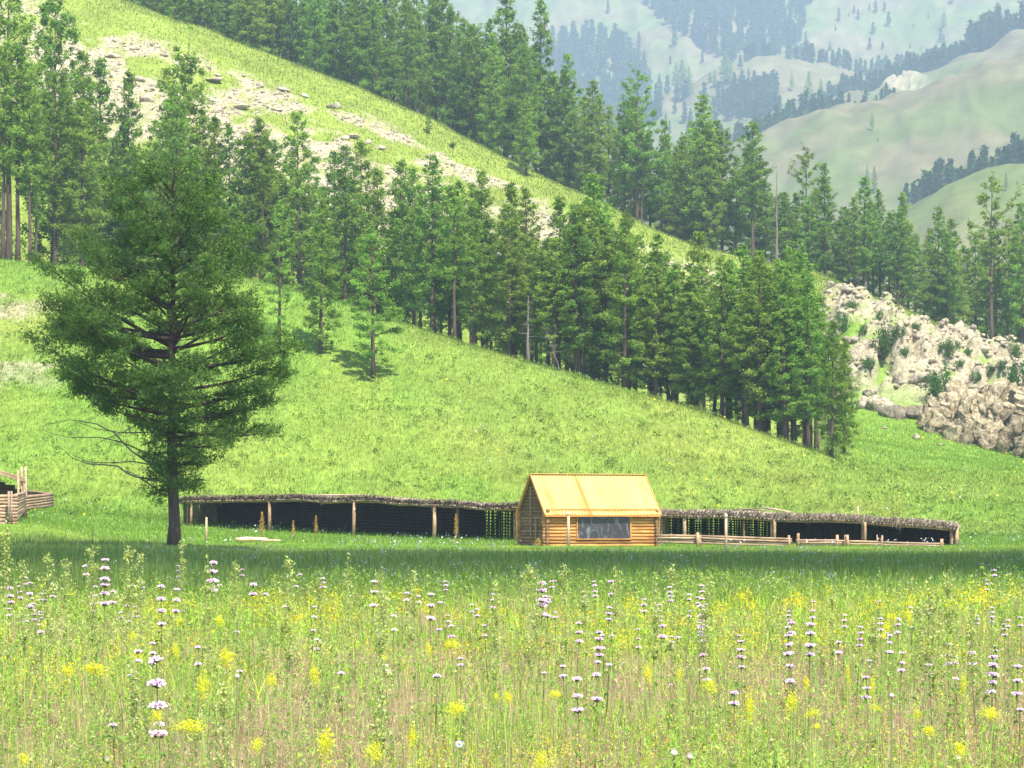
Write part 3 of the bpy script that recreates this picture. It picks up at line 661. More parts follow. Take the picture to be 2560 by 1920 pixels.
    bp([(360, 1050), (310, 1075), (270, 1090), (230, 1110), (190, 1120)], .025, .5)
    bp([(400, 1225), (330, 1180), (300, 1170)], .04, .3)
    bp([(440, 1165), (480, 1150), (500, 1105), (478, 1050)], .05, -.3)
    bp([(500, 1140), (545, 1160), (560, 1195), (590, 1220)], .012, .3)
    db.build('dead_branches', M_dead, t)
    tag(t, 'big dark larch alone in the meadow, left of the sheds', 'tree')
hero()

# ------------------------------------------------------------------ far trees
def far_tree_tris(seed, n=170):
    r_ = np.random.default_rng(seed); s = r_.uniform(0, 1, n) ** 1.15; z = .12 + .88 * s
    rad = .165 * ((1 - s) ** .8 * (.6 + .4 * np.minimum(1, s / .15)) + .03) * np.sqrt(r_.uniform(.1, 1, n)); a = r_.uniform(0, 6.28, n)
    C = np.stack([np.cos(a) * rad, np.sin(a) * rad, z], 1)
    A = r_.normal(0, .05, (n, 3)); B = r_.normal(0, .05, (n, 3)); A[:, 2] *= .7
    V = np.stack([C - A, C + A, C + B * 1.3 + np.array([0, 0, .03])], 1).reshape(-1, 3)
    tr = np.array([[-.012, 0, -.05], [.012, 0, -.05], [0, 0, .9], [0, -.012, -.05], [0, .012, -.05], [0, 0, .9]])
    return np.concatenate([V, tr])
FT = [far_tree_tris(s) for s in range(7)]
def inpoly(x, y, poly):
    c = False; j = len(poly) - 1
    for i in range(len(poly)):
        xi, yi = poly[i]; xj, yj = poly[j]
        if (yi > y) != (yj > y) and x < (xj - xi) * (y - yi) / (yj - yi) + xi: c = not c
        j = i
    return c
def wood(name, spots, label, green=(.045, .095, .035)):
    Vs = []; Cs = []
    for (px, d, H) in spots:
        x, y = at(px, d); z = gz1(x, y); v = FT[random.randrange(7)] * np.array([H * random.uniform(.8, 1.25), H * random.uniform(.8, 1.25), H])
        a = random.uniform(0, 6.28); ca, sa = math.cos(a), math.sin(a)
        v = np.stack([v[:, 0] * ca - v[:, 1] * sa, v[:, 0] * sa + v[:, 1] * ca, v[:, 2]], 1) + np.array([x, y, z])
        Vs.append(v); Cs.append(np.ones((len(v), 3)) * np.array(green) * random.uniform(.75, 1.3))
    V = np.concatenate(Vs); o = link(bpy.data.objects.new(name, mesh_tris(name, V, np.arange(len(V)).reshape(-1, 3), M_far, np.concatenate(Cs))))
    tag(o, label, 'forest', kind='stuff')
def fill_poly(poly, n, dmin, hpx):
    mx_ = sum(p[0] for p in poly) / len(poly); my_ = sum(p[1] for p in poly) / len(poly)
    xs = [p[0] for p in poly]; ys = [p[1] for p in poly]; out = []
    while n > 0:
        a = random.uniform(min(xs), max(xs)); b = random.uniform(min(ys), max(ys))
        if not inpoly(a, b, poly): continue
        if vn(np.array([a / 26.0]), np.array([b / 16.0]), 55)[0] < .22: n -= .3; continue
        if random.random() < .10: a += random.gauss(0, 28); b += random.gauss(0, 14)
        n -= 1; dd = ray_d(a, b, dmin)
        if dd: out.append((a, dd, random.uniform(*hpx) / F * dd))
    return out
wood('distant_forest', fill_poly([(1360, 110), (1500, 110), (1560, 130), (1600, 190), (1650, 260), (1650, 380), (1560, 400), (1400, 260), (1330, 200)], 330, 2000, (38, 62)), 'hazy blue wood on the far slope above the ridge trees')
wood('scattered_distant_trees', fill_poly([(1450, 0), (2560, 0), (2560, 70), (2250, 140), (1900, 190), (1750, 330), (1500, 300)], 60, 1800, (14, 36)), 'small scattered trees dotted over the far hazy hills')
wood('distant_forest_belt', fill_poly([(1600, 0), (1640, -40), (1980, -40), (2035, 20), (1990, 60), (2020, 100), (1970, 130), (2080, 172), (2180, 190), (2300, 170), (2290, 205), (2130, 215), (2018, 185), (1900, 172), (1837, 166), (1786, 145), (1710, 96), (1655, 55)], 520, 2120, (32, 52)), 'hazy blue belt of forest running down across the far hillside')
sp = []
def crest_line(x0, x1, n, L_d, off, hpx, d_jit=30):
    for i in range(n):
        a = x0 + (x1 - x0) * (i + random.random()) / n; dd = L_d + off + random.uniform(0, d_jit); sp.append((a, dd, random.uniform(*hpx) / F * dd))
crest_line(2100, 2430, 110, 1780, 8, (35, 62), 50)
crest_line(2420, 2500, 16, 1780, 5, (70, 105)); crest_line(2500, 2600, 14, 1780, 5, (45, 80)); crest_line(2040, 2130, 22, 1780, 2, (30, 50), 40)
wood('distant_crest_trees', sp, 'row of hazy trees along the far crest behind the rock knob')
sp = fill_poly([(1800, 250), (1830, 238), (1880, 225), (1950, 235), (1965, 290), (1900, 315), (1815, 310)], 90, 1800, (35, 60))
sp += fill_poly([(1640, 230), (1820, 200), (1900, 330), (1700, 400), (1600, 330)], 26, 1800, (28, 55))
wood('distant_grove', sp, 'hazy blue grove in the hollow below the pale round hill')
sp = []
crest_line(1880, 2110, 70, 1380, 6, (40, 80), 60); crest_line(1700, 1880, 36, 1380, 6, (40, 70), 60); crest_line(2100, 2250, 14, 1380, 5, (30, 60), 40)
wood('distant_spur_trees', sp, 'hazy trees along the grassy spur left of the rock knob')
sp = []
crest_line(2300, 2600, 62, 960, 6, (55, 100), 60); crest_line(2250, 2300, 6, 960, 8, (45, 80), 20)
wood('distant_hollow_trees', sp, 'bluish trees standing behind the nearest pale hill on the right')
# countable single trees on the far hills
def far_single(px, ybase, dmin, hpx, label, wf=1.0, grp=None, kind='c'):
    dd = ray_d(px, ybase, dmin)
    if not dd: return
    x, y = at(px, dd); Hh = hpx / F * dd; o = tree(kind, x, y, Hh, 1.0, 'larch_tree'); s = Hh / 18; o.scale = (s * wf * 1.15, s * wf * 1.15, s); tag(o, label, 'tree', grp or 'single trees on the far hills')
far_single(1705, 252, 1800, 100, 'hazy tall larch in the left clump below the forest belt', 1.1)
far_single(1690, 230, 1800, 72, 'leftmost hazy larch of the clump below the forest belt')
far_single(1722, 240, 1800, 75, 'rightmost hazy larch of the clump below the forest belt')
far_single(1812, 216, 1800, 82, 'large hazy larch at the left foot of the pale round hill', 1.3)
far_single(1828, 214, 1800, 62, 'smaller hazy larch beside the large one left of the round hill')
far_single(1786, 222, 1800, 45, 'short hazy larch left of the pale round hill')
far_single(1980, 232, 1780, 52, 'lone hazy larch on the front of the pale round hill', .8)
far_single(2022, 300, 1500, 120, 'tall hazy larch in front of the pale round hill', .9)
far_single(2052, 290, 1500, 92, 'second tall hazy larch in front of the pale round hill', .8)
far_single(2122, 44, 2200, 9, 'tiny dark bush high on the far pale hill', 1.5, kind='round')
far_single(2284, 70, 2200, 12, 'small bush left of two trees high on the far hill', 1.5, kind='round')
far_single(2321, 53, 2200, 20, 'narrow little tree high on the far hill', 1)
far_single(2359, 70, 2200, 37, 'round topped tree high on the far hill', 1.3, kind='round')
far_single(2301, 130, 2200, 14, 'tiny tree low on the far pale hill above the crest', 1)
far_single(2378, 12, 2200, 22, 'bushy tree at the very top of the far hill', 1.8, kind='round')
far_single(2180, 330, 1150, 44, 'lone tree with its shadow on the middle grassy spur', .9)
far_single(2195, 355, 1150, 10, 'tiny bush on the face of the middle spur', 1.4, kind='round')
far_single(2186, 490, 1000, 70, 'right tree of the hazy pair above the upper wood', .8)
far_single(2168, 480, 1000, 62, 'left tree of the hazy pair above the upper wood', .8)
far_single(2515, 485, 700, 46, 'lone bluish tree on the nearest pale hill', .8)
far_single(2543, 462, 700, 10, 'tiny shrub on the nearest pale hill', 1.4, kind='round')
far_single(2373, 247, 1500, 42, 'tree standing right of the rock knob', 1.1)
far_single(2352, 253, 1500, 30, 'shorter tree right beside the rock knob', 1.1)
far_single(2482, 208, 1500, 38, 'thin tree on the crest right of the rock knob', .6)
far_single(2500, 200, 1500, 24, 'small tree on the crest right of the rock knob', .9)
far_single(2545, 182, 1500, 26, 'small tree near the right edge above the middle spur', .9)
far_single(2118, 278, 1500, 30, 'tree on the green patch left of the rock knob', .9)

# ------------------------------------------------------------------ rocks
def rock_pts(seed, sub=2, rough=.28, blocky=.0):
    import bmesh
    bm = bmesh.new(); bmesh.ops.create_icosphere(bm, subdivisions=sub, radius=1)
    r_ = np.random.default_rng(seed); P = [Vector(r_.normal(0, 1, 3)).normalized() for _ in range(16)]; L_ = r_.uniform(.38, .78, 16)
    for v in bm.verts:
        c = v.co.copy()
        for p, l in zip(P, L_):
            dd = c.dot(p)
            if dd > l: c -= p * (dd - l)
        v.co = c * (1.35 + r_.uniform(-.05, .05))
    V = np.array([v.co[:] for v in bm.verts]); T = np.array([[v.index for v in f.verts] for f in bm.faces]); bm.free(); return V, T
RK = [rock_pts(s, 1) for s in range(8)]
n = 26000; X, Y = scat(n, 262, 402, 2, .23, 2); z0 = base_z(X, Y); rm = rockmask(X, Y, z0)
k = (rm > .55); X = X[k][:5200]; Y = Y[k][:5200]; z = gz(X, Y)
Vs = []; Ts = []; o_ = 0; Cs = []
for i in range(len(X)):
    V, T = RK[i % 8]; s = .12 + (.55 if pxof(X[i], Y[i]) > 2000 else .28) * random.random() ** 2.5; a = random.uniform(0, 6.28); ca, sa = math.cos(a), math.sin(a)
    v = V * np.array([s * 1.3, s * .9, s * .7]); v = np.stack([v[:, 0] * ca - v[:, 1] * sa, v[:, 0] * sa + v[:, 1] * ca, v[:, 2]], 1) + np.array([X[i], Y[i], z[i] + s * .15])
    Vs.append(v); Ts.append(T + o_); o_ += len(v); Cs.append(np.ones((len(v), 3)) * random.uniform(.95, 1.4))
sc_ = link(bpy.data.objects.new('loose_rocks', mesh_tris('loose_rocks', np.concatenate(Vs), np.concatenate(Ts), M_rock, np.concatenate(Cs))))
tag(sc_, 'pale loose rocks strewn over the ridge and the outcrop', 'rocks', kind='stuff')
def boulder(px, py, wpx, hpx, label, dmin=215, seed=0, tone=1.0, name='boulder', grp=None):
    d = ray_d(px, py + hpx * .35, dmin); 
    if d is None: return
    x, y = at(px, d); V, T = rock_pts(100 + seed, 3); w = wpx / F * d / 2; h = hpx / F * d / 2 
    V = V * np.array([w * 1.12, w * .8, h * 1.15]); me = mesh_tris(name, V, T, M_rock, np.ones((len(V), 3)) * tone)
    o = link(bpy.data.objects.new(name, me)); o.location = (x, y, gz1(x, y) + h * .35); tag(o, label, 'rock', grp)
boulder(2203, 1010, 72, 62, 'large pale wedge-shaped boulder at the left foot of the outcrop', seed=1, tone=1.1)
boulder(2152, 1008, 36, 36, 'pale pointed boulder left of the large wedge boulder', seed=2, tone=1.1)
boulder(2178, 978, 30, 26, 'small rounded boulder behind the large wedge boulder', seed=3)
boulder(2240, 1022, 60, 60, 'grey brown boulder right beside the large wedge boulder', seed=4, tone=.62)
boulder(2290, 1028, 66, 46, 'broad smooth grey boulder in the middle of the outcrop foot', seed=5, tone=.6)
boulder(2300, 945, 62, 34, 'long pale slab tilted on the outcrop', seed=6, tone=1.15, dmin=262)
boulder(2247, 950, 22, 34, 'upright pale rock left of the tilted slab', seed=7, dmin=262)
boulder(2293, 1092, 22, 22, 'small white boulder alone in the grass below the outcrop', seed=8, tone=1.2)
boulder(2210, 1069, 16, 10, 'small flat stone in the grass under the wedge boulder', seed=9)
boulder(2349, 1112, 15, 8, 'little grey stone low in the grass near the cliff', seed=10, tone=.8)
boulder(2380, 1058, 28, 46, 'upright oval grey boulder against the cliff foot', seed=11, tone=.6)
boulder(2355, 1068, 30, 18, 'low brown boulder left of the oval one', seed=12, tone=.65)
boulder(2410, 1085, 44, 30, 'rounded brown boulder right of the oval one', seed=13, tone=.65)
boulder(2460, 1100, 52, 50, 'dark jointed block at the foot of the cliff', seed=14, tone=.5, dmin=235)
boulder(2505, 1095, 40, 64, 'tall brown block in the right part of the cliff', seed=15, tone=.5, dmin=235)
boulder(2548, 1085, 36, 90, 'tall dark pillar of rock at the right edge of the photo', seed=16, tone=.42, dmin=235)
boulder(2440, 1030, 50, 60, 'shaded brown block high in the cliff', seed=17, tone=.55, dmin=258)
boulder(2530, 1010, 44, 60, 'upper brown block by the right edge', seed=18, tone=.55, dmin=258)
boulder(2415, 1000, 52, 30, 'pale ledge block above the cliff', seed=19, tone=1.0, dmin=262)
boulder(2375, 960, 40, 30, 'pale block in the middle of the outcrop', seed=20, tone=1, dmin=262)
boulder(2078, 710, 30, 22, 'pale rock at the left tip of the outcrop ridge', seed=21, dmin=300, tone=1.1)
boulder(2145, 722, 40, 9, 'flat pale slab on the outcrop crest', seed=22, dmin=300, tone=1.1)
boulder(2500, 862, 36, 16, 'flat pale rock on the crest near the right edge', seed=23, dmin=290, tone=1.1)
boulder(362, 243, 36, 24, 'rounded pale boulder low on the ridge above the big larch', seed=24, dmin=300, tone=1.15)
for i, (a, b) in enumerate(sorted([(275, 140), (330, 125), (350, 200), (420, 185), (390, 215), (530, 200), (545, 190), (600, 270), (650, 215), (700, 225), (690, 275), (760, 240), (830, 265), (880, 340), (920, 355), (860, 345), (950, 370), (610, 330)])):
    boulder(a, b, random.uniform(18, 42), random.uniform(7, 15), 'pale rock among the rocks on the ridge, %s from the left' % ordw(i + 1), seed=40 + i, dmin=300, tone=random.uniform(1.35, 1.6), grp='rocks on the ridge face')
def cliff():
    import bmesh
    rd = random.Random(21); V_ = []; T_ = []; C_ = []; o_ = 0
    for i in range(150):
        px = rd.uniform(2310, 2700); q = rd.random()
        base = np.interp(px, [2290, 2350, 2450, 2560, 2700], [1062, 1085, 1112, 1135, 1170]); top = np.interp(px, [2290, 2400, 2560, 2700], [1020, 985, 960, 960])
        d = 247 + 16 * q + rd.uniform(-1, 1) + (px - 2290) * -.012; py = base + (top - base) * q
        x, y = at(px, d); w = rd.uniform(.55, 1.7); h = w * rd.uniform(.9, 1.9); z = zof(py, d)
        V, T = RK3[i % 6]; a = rd.uniform(-.5, .5); ca, sa = math.cos(a), math.sin(a)
        v = V * np.array([w * .75, w * .9, h * .8]); v = np.stack([v[:, 0] * ca - v[:, 1] * sa, v[:, 0] * sa + v[:, 1] * ca, v[:, 2]], 1)
        v = v + np.array([x, y, z]); V_.append(v); T_.append(T + o_); o_ += len(v); k = rd.uniform(.55, 1.1) if q < .5 else rd.uniform(1.0, 1.35); C_.append(np.ones((len(v), 3)) * np.array([k, k * .96, k * .86]))
    o = link(bpy.data.objects.new('rock_cliff', mesh_tris('rock_cliff', np.concatenate(V_), np.concatenate(T_), M_rock, np.concatenate(C_))))
    tag(o, 'brown jointed cliff at the right end of the outcrop above the grass', 'cliff')
def block(seed):
    V, T = rock_pts(60 + seed, 4); V = np.sign(V) * np.abs(V / 1.35) ** .72 * 1.15
    k = fbm(V[:, 0] * 3 + V[:, 1] * 2 + seed, V[:, 2] * 3 - V[:, 1], 400 + seed, 4)
    k2 = np.abs(fbm(V[:, 0] * 1.6 + V[:, 1] + seed, V[:, 2] * .8, 500 + seed, 2) - .5)
    return V * (1 + (k - .5) * .5 - .5 * np.exp(-(k2 / .05) ** 2) * .35)[:, None], T
RK3 = [block(s_) for s_ in range(6)]
cliff()
# shrubs on and below the outcrop
def shrub_mesh(seed):
    r_ = np.random.default_rng(seed); C = []
    for k in range(26):
        c = r_.normal(0, 1, 3) * np.array([.55, .55, .3]) + np.array([0, 0, .65]); C.append(c + r_.normal(0, .16, (60, 3)))
    C = np.concatenate(C); C[:, 2] = np.abs(C[:, 2]); V = leaf_cloud(C, r_.uniform(.08, .2, len(C)), .3)
    cc = np.repeat(r_.uniform(.75, 1.3, (len(C), 1)) * np.array([.085, .17, .04]), 3, 0)
    m = MB()
    for k in range(7):
        a = r_.uniform(0, 6.28); m.tube([(0, 0, -.1), (math.cos(a) * .25, math.sin(a) * .25, .4), (math.cos(a) * .5, math.sin(a) * .5, .9)], [.04, .03, .01], 5, False)
    return mesh_tris('foliage', V, np.arange(len(V)).reshape(-1, 3), M_larch, cc), m.mesh('stems', M_bark)
SHR = [shrub_mesh(s) for s in (1, 2)]
def shrub(px, py, wpx, hpx, label, dmin=250, k=0):
    d = ray_d(px, py, dmin) or 300; x, y = at(px, d); t = empty('shrub', (x, y, gz1(x, y)), random.uniform(0, 6))
    link(bpy.data.objects.new('stems', SHR[k][1]), t); link(bpy.data.objects.new('foliage', SHR[k][0]), t)
    t.scale = (wpx / F * d / 2.2, wpx / F * d / 2.2, hpx / F * d / 1.3); tag(t, label, 'shrub', 'shrubs on the rock outcrop')
shrub(2212, 900, 70, 70, 'round green shrub in the upper left of the outcrop')
shrub(2370, 905, 60, 45, 'green shrub above the cave-like shadow of the outcrop', 262, 1)
shrub(2345, 1010, 80, 70, 'wide green shrub in the centre of the rocks')
shrub(2360, 1045, 50, 60, 'dark green shrub beside the oval boulder', 240, 1)
shrub(2545, 985, 60, 60, 'green shrub at the right edge above the cliff')
shrub(2468, 1005, 34, 26, 'small green shrub on top of the cliff', 255, 1)
shrub(2108, 830, 44, 40, 'low shrub on the outcrop next to the last larches', 262)
shrub(2130, 780, 36, 26, 'low bush near the top left of the outcrop', 275, 1)
shrub(2200, 805, 26, 24, 'small dark bush between pale ledges of the outcrop', 275)
shrub(2290, 830, 24, 22, 'little dark bush right of the round shrub', 275, 1)
shrub(2538, 905, 44, 34, 'bush on the right side of the outcrop crest', 280)
for i_, (a_, b_, w_) in enumerate([(2160, 845, 26), (2260, 890, 30), (2330, 965, 26), (2400, 930, 28), (2440, 960, 30), (2480, 930, 24), (2505, 960, 30), (2420, 890, 24), (2250, 860, 34), (2170, 930, 44)]):
    shrub(a_, b_, w_, w_ * .75, 'small green bush in the rocks, %s small bush from the left' % ordw([1, 4, 5, 6, 8, 9, 10, 7, 3, 2][i_]), 262, i_ % 2)
shrub(1131, 372, 18, 15, 'grey little bush on the grassy ridge crest', 340, 1)

# ------------------------------------------------------------------ cabin
def cabin():
    d = 128.0; px = 1366; sc = F / d; x0, y0 = at(px, d); th = math.radians(20)
    zg = gz1(x0 + 2, y0 + 1) - .03
    t = empty('log_cabin', (x0, y0, zg), th)      # origin: front left corner, x along the front, y to the back
    W, Dp, Hw = 279 / sc / math.cos(th), 3.9, 1.98
    nl = 11; r = Hw / nl / 2
    def wall(name, p0, p1, gable=False, phase=0):
        m = MB(); p0 = Vector(p0); p1 = Vector(p1); dr = (p1 - p0).normalized(); Ln = (p1 - p0).length
        for i in range(nl + (0)):
            z = r + i * 2 * r + phase * r
            j = random.uniform(.68, 1.2); gy = random.uniform(0, .12); m.cur = (j * (1 - gy * .3), j * random.uniform(.95, 1.08), j * (1 + gy * 1.6))
            e = .22 + random.uniform(-.03, .04)
            a = p0 - dr * e; b = p1 + dr * e; rr_ = r * random.uniform(1.02, 1.1)
            pts = [a.lerp(b, q / 6) + Vector((0, 0, z)) + Vector((random.uniform(-.01, .01), random.uniform(-.01, .01), random.uniform(-.008, .008))) for q in range(7)]
            m.tube(pts, [rr_ * random.uniform(.95, 1.04) for _ in pts], 10)
        if gable:
            rise = 1.86; ng = 10; hh = rise / ng
            for i in range(ng):
                z = Hw + (i + .5) * hh + phase * r; f = 1 - (i + .9) / ng
                if f <= .02: continue
                c = (p0 + p1) / 2; a = c - dr * (Ln / 2 * f + .02); b = c + dr * (Ln / 2 * f + .02)
                m.tube([a + Vector((0, 0, z)), b + Vector((0, 0, z))], hh * .54, 8)
        return m.build(name, M_cab if not gable else M_cabg, t)
    # gable logs in a darker brown: the gable's shade put into the colour
    M_cabg = surf_mat('shaded_gable_log', (.14, .075, .035), (.30, .18, .09), (6, 1.2, 6), .85, .4)
    wall('front_wall', (0, 0, 0), (W, 0, 0)); wall('back_wall', (0, Dp, 0), (W, Dp, 0))
    wall('gable_wall', (0, 0, 0), (0, Dp, 0), True, .5); wall('gable_wall', (W, 0, 0), (W, Dp, 0), True, .5)
    g = MB(); g.cur = (1.1, 1.0, .9)
    g.box((-.14, Dp * .52, 1.95), (.07, .09, 2.7)); g.box((-.16, Dp * .30, .8), (.06, .1, 1.5)); g.build('gable_batten', M_log, t)
    # roof: corrugated sheet metal
    rise = 1.9; ov = .34; hx = Dp / 2; ridge = Hw + rise + .06
    M_roof = surf_mat('ochre_roof_metal', (.54, .345, .10), (.60, .40, .13), (.6, .6, .6), .45, .05, 3, True, 0, spec=.5)
    M_trim = surf_mat('orange_trim', (.62, .22, .05), (.74, .32, .08), (2, 2, 2), .6, .1)
    rf = None
    for sgn in (-1, 1):
        m = MB(); nx = 150; xs = np.linspace(-.20, W + .20, nx); ny = 6
        slope_len = (hx + ov)
        vs = []
        for j in range(ny):
            q = j / (ny - 1); yy = hx + sgn * (slope_len * q + .0); zz = ridge - q * slope_len * rise / hx * .985
            for i, xx in enumerate(xs):
                rr = .032 * math.cos(xx / .19 * 2 * math.pi) 
                sag = .02 * math.sin(xx * 1.3) * q
                vs.append((xx, yy, zz + rr + .004 + sag))
        fs = [(j * nx + i, j * nx + i + 1, (j + 1) * nx + i + 1, (j + 1) * nx + i) for j in range(ny - 1) for i in range(nx - 1)]
        if sgn > 0: fs = [f[::-1] for f in fs]
        m.add(vs, fs)
        # underside a little lower gives the sheet thickness
        m.add([(a, b, c - .03) for a, b, c in vs], [f[::-1] for f in fs])
        # darker sheet lap / rust streak
        cols = []
        for (a, b, c) in m.v:
            q = abs(b - hx) / slope_len
            s_ = math.exp(-((a - (W * .37 + .10 * q * sgn * -1)) / .10) ** 2)
            sh = 1 + .07 * (vn(np.array([math.floor((a + .2) / 1.08)]), np.array([3.0 + sgn]), 5)[0] - .5); seam = .88 if abs(((a + .2) / 1.08) % 1 - .5) > .475 else 1
            st = 1 - .22 * float(sst(.55, .8, fbm(np.array([a * 2.5]), np.array([c * .9]), 9, 3))[0]); v = sh * seam * st; cols.append((v, v * (1 - .30 * s_) * (.5 + .5 * st), v * (1 - .55 * s_) * st))
        m.c = cols
        rf_ = m.build('roof_slope', M_roof, t)
        if sgn < 0: rf = rf_
        # battens under the sheet so the eaves are solid
    tr = MB()
    tr.box((W / 2, hx, ridge + .03), (W + .44, .26, .035)); tr.build('ridge_cap', M_roof, t)
    for xx in (-.21, W + .21):
        for sgn in (-1, 1):
            a = Vector((xx, hx, ridge - .02)); b = Vector((xx, hx + sgn * (hx + ov), ridge - (hx + ov) * rise / hx * .985 - .02))
            mid = (a + b) / 2; L_ = (b - a).length; ang = math.atan2(b.z - a.z, b.y - a.y)
            tr = MB(); tr.box(mid, (.035, L_, .13), Matrix.Rotation(ang, 3, 'X')); tr.build('verge_board', M_trim, t)
    ze = ridge - (hx + ov) * rise / hx * .985 - .05
    for yy in (-ov + .03, Dp + ov - .03): tr = MB(); tr.box((W / 2, yy, ze), (W + .38, .03, .09)); tr.build('eaves_board', M_trim, t)
    for yy in (-.06, Dp + .06): sf = MB(); sf.box((W / 2, yy, Hw + .03), (W + .1, .16, .12)); sf.build('wall_plate', M_cab, t)
    # window: black sheeting nailed over the opening, with frame
    wx0 = (1443 - 1366) / sc / math.cos(th); wx1 = (1577 - 1366) / sc / math.cos(th); wz1 = (1363 - 1286) / sc; wz0 = (1363 - 1341) / sc
    m, nt, out = newmat('black_window_sheet'); b = nd(nt, 'ShaderNodeBsdfPrincipled'); 
    tc = nd(nt, 'ShaderNodeTexCoord'); mp = nd(nt, 'ShaderNodeMapping'); mp.inputs['Scale'].default_value = (2.2, 1, 1.1); n_ = nd(nt, 'ShaderNodeTexNoise'); n_.inputs['Scale'].default_value = 1.6; n_.inputs['Detail'].default_value = 7; n_.inputs['Roughness'].default_value = .7
    cr = nd(nt, 'ShaderNodeValToRGB'); e = cr.color_ramp.elements; e[0].position = .52; e[0].color = (.040, .035, .042, 1); e[1].position = .75; e[1].color = (.24, .25, .27, 1)  # paler patches paint the sheet's reflections into its colour
    nt.links.new(tc.outputs['Object'], mp.inputs[0]); nt.links.new(mp.outputs[0], n_.inputs['Vector']); nt.links.new(n_.outputs['Fac'], cr.inputs[0]); nt.links.new(cr.outputs[0], b.inputs['Base Color'])
    b.inputs['Roughness'].default_value = .32; bp = nd(nt, 'ShaderNodeBump'); bp.inputs['Strength'].default_value = .35; bp.inputs['Distance'].default_value = .05
    nt.links.new(n_.outputs['Fac'], bp.inputs['Height']); nt.links.new(bp.outputs[0], b.inputs['Normal']); nt.links.new(b.outputs[0], out.inputs[0])
    yf = -r * 1.1
    fm = MB(); w_, h_ = wx1 - wx0, wz1 - wz0; cx = (wx0 + wx1) / 2; cz = (wz0 + wz1) / 2
    fm.box((cx, yf - .015, wz0 - .03), (w_ + .14, .07, .06)); fm.box((cx, yf - .015, wz1 + .02), (w_ + .06, .07, .04))
    fm.box((wx0 - .03, yf - .01, cz), (.06, .07, h_)); fm.box((wx1 + .03, yf - .01, cz), (.06, .07, h_))
    fr = fm.build('window', M_cab, t)
    pn = MB(); nx, nz = 24, 10
    vs = [(wx0 + w_ * i / nx, yf - .012 + .008 * math.sin(i * 1.7 + j) * (0 < i < nx), wz0 + h_ * j / nz) for j in range(nz + 1) for i in range(nx + 1)]
    pn.add(vs, [(j * (nx + 1) + i, j * (nx + 1) + i + 1, (j + 1) * (nx + 1) + i + 1, (j + 1) * (nx + 1) + i) for j in range(nz) for i in range(nx)])
    p_ = pn.build('sheeting', m, fr)
    tag(t, 'small log cabin with a bright ochre metal roof and one black covered window', 'cabin')
    return t
cabin()
def post(px, d, ytop, ybase, w, label, mat=M_log, cap=False, lean=0.0, name='wooden_post', yo=None):
    x, y = at(px, d); z = gz1(x, y); H = zof(ytop, d) - z; t = empty(name, (x, y, z)); r = w / F * d / 2
    m = MB(); m.tube([(0, 0, -.2), (lean * H * .5, 0, H * .5), (lean * H, 0, H - (.18 if cap else 0))], [r * 1.1, r, r * .9], 8, True, .06)
    m.build('pole', mat, t)
    if cap:
        c = MB(); c.cur = (1.5, 1.5, 1.6); c.tube([(lean * H, 0, H - .175), (lean * H, 0, H - .06), (lean * H, 0, H)], [r * 1.15, r * 1.0, r * .3], 8); c.build('pole_cap', mat, t)
    tag(t, label, 'post')
M_pale = surf_mat('pale_post', (.40, .27, .16), (.60, .48, .34), (3, 3, 1), .85, .2)
post(1421, 125.5, 1279, 1364, 7.5, 'pale pole with a pointed cap standing before the cabin wall', M_pale, True)
post(1815, 106, 1284, 1385, 7.5, 'pale tall pole in front of the right shed fence', M_pale, True)
post(516, 137, 1293, 1326, 5.5, 'short pale stake in the grass right of the big larch', M_pale)
post(232, 112, 1318, 1400, 2.2, 'thin brown stalk standing in the grass left of the big larch', M_log, name='thin_stake')
def fallen(px0, px1, d0, d1, label, r=.07):
    a = at(px0, d0); b = at(px1, d1); c = ((a[0] + b[0]) / 2, (a[1] + b[1]) / 2)
    m = MB(); pts = []
    for i in range(6):
        q = i / 5; x = a[0] + (b[0] - a[0]) * q; y = a[1] + (b[1] - a[1]) * q; pts.append((x, y, gz1(x, y) + .22 + r))
    m.cur = (1.3, 1.25, 1.2); m.tube(pts, [r, r * 1.2, r * 1.3, r * 1.1, r, r * .7], 8, True, .1)
    o = m.build('fallen_log', M_pale); tag(o, label, 'log')
fallen(590, 668, 131, 131, 'thick pale log lying in the grass in front of the left shed', .10)
fallen(650, 700, 130.2, 129.4, 'thin pale pole lying at the right end of the fallen log', .05)

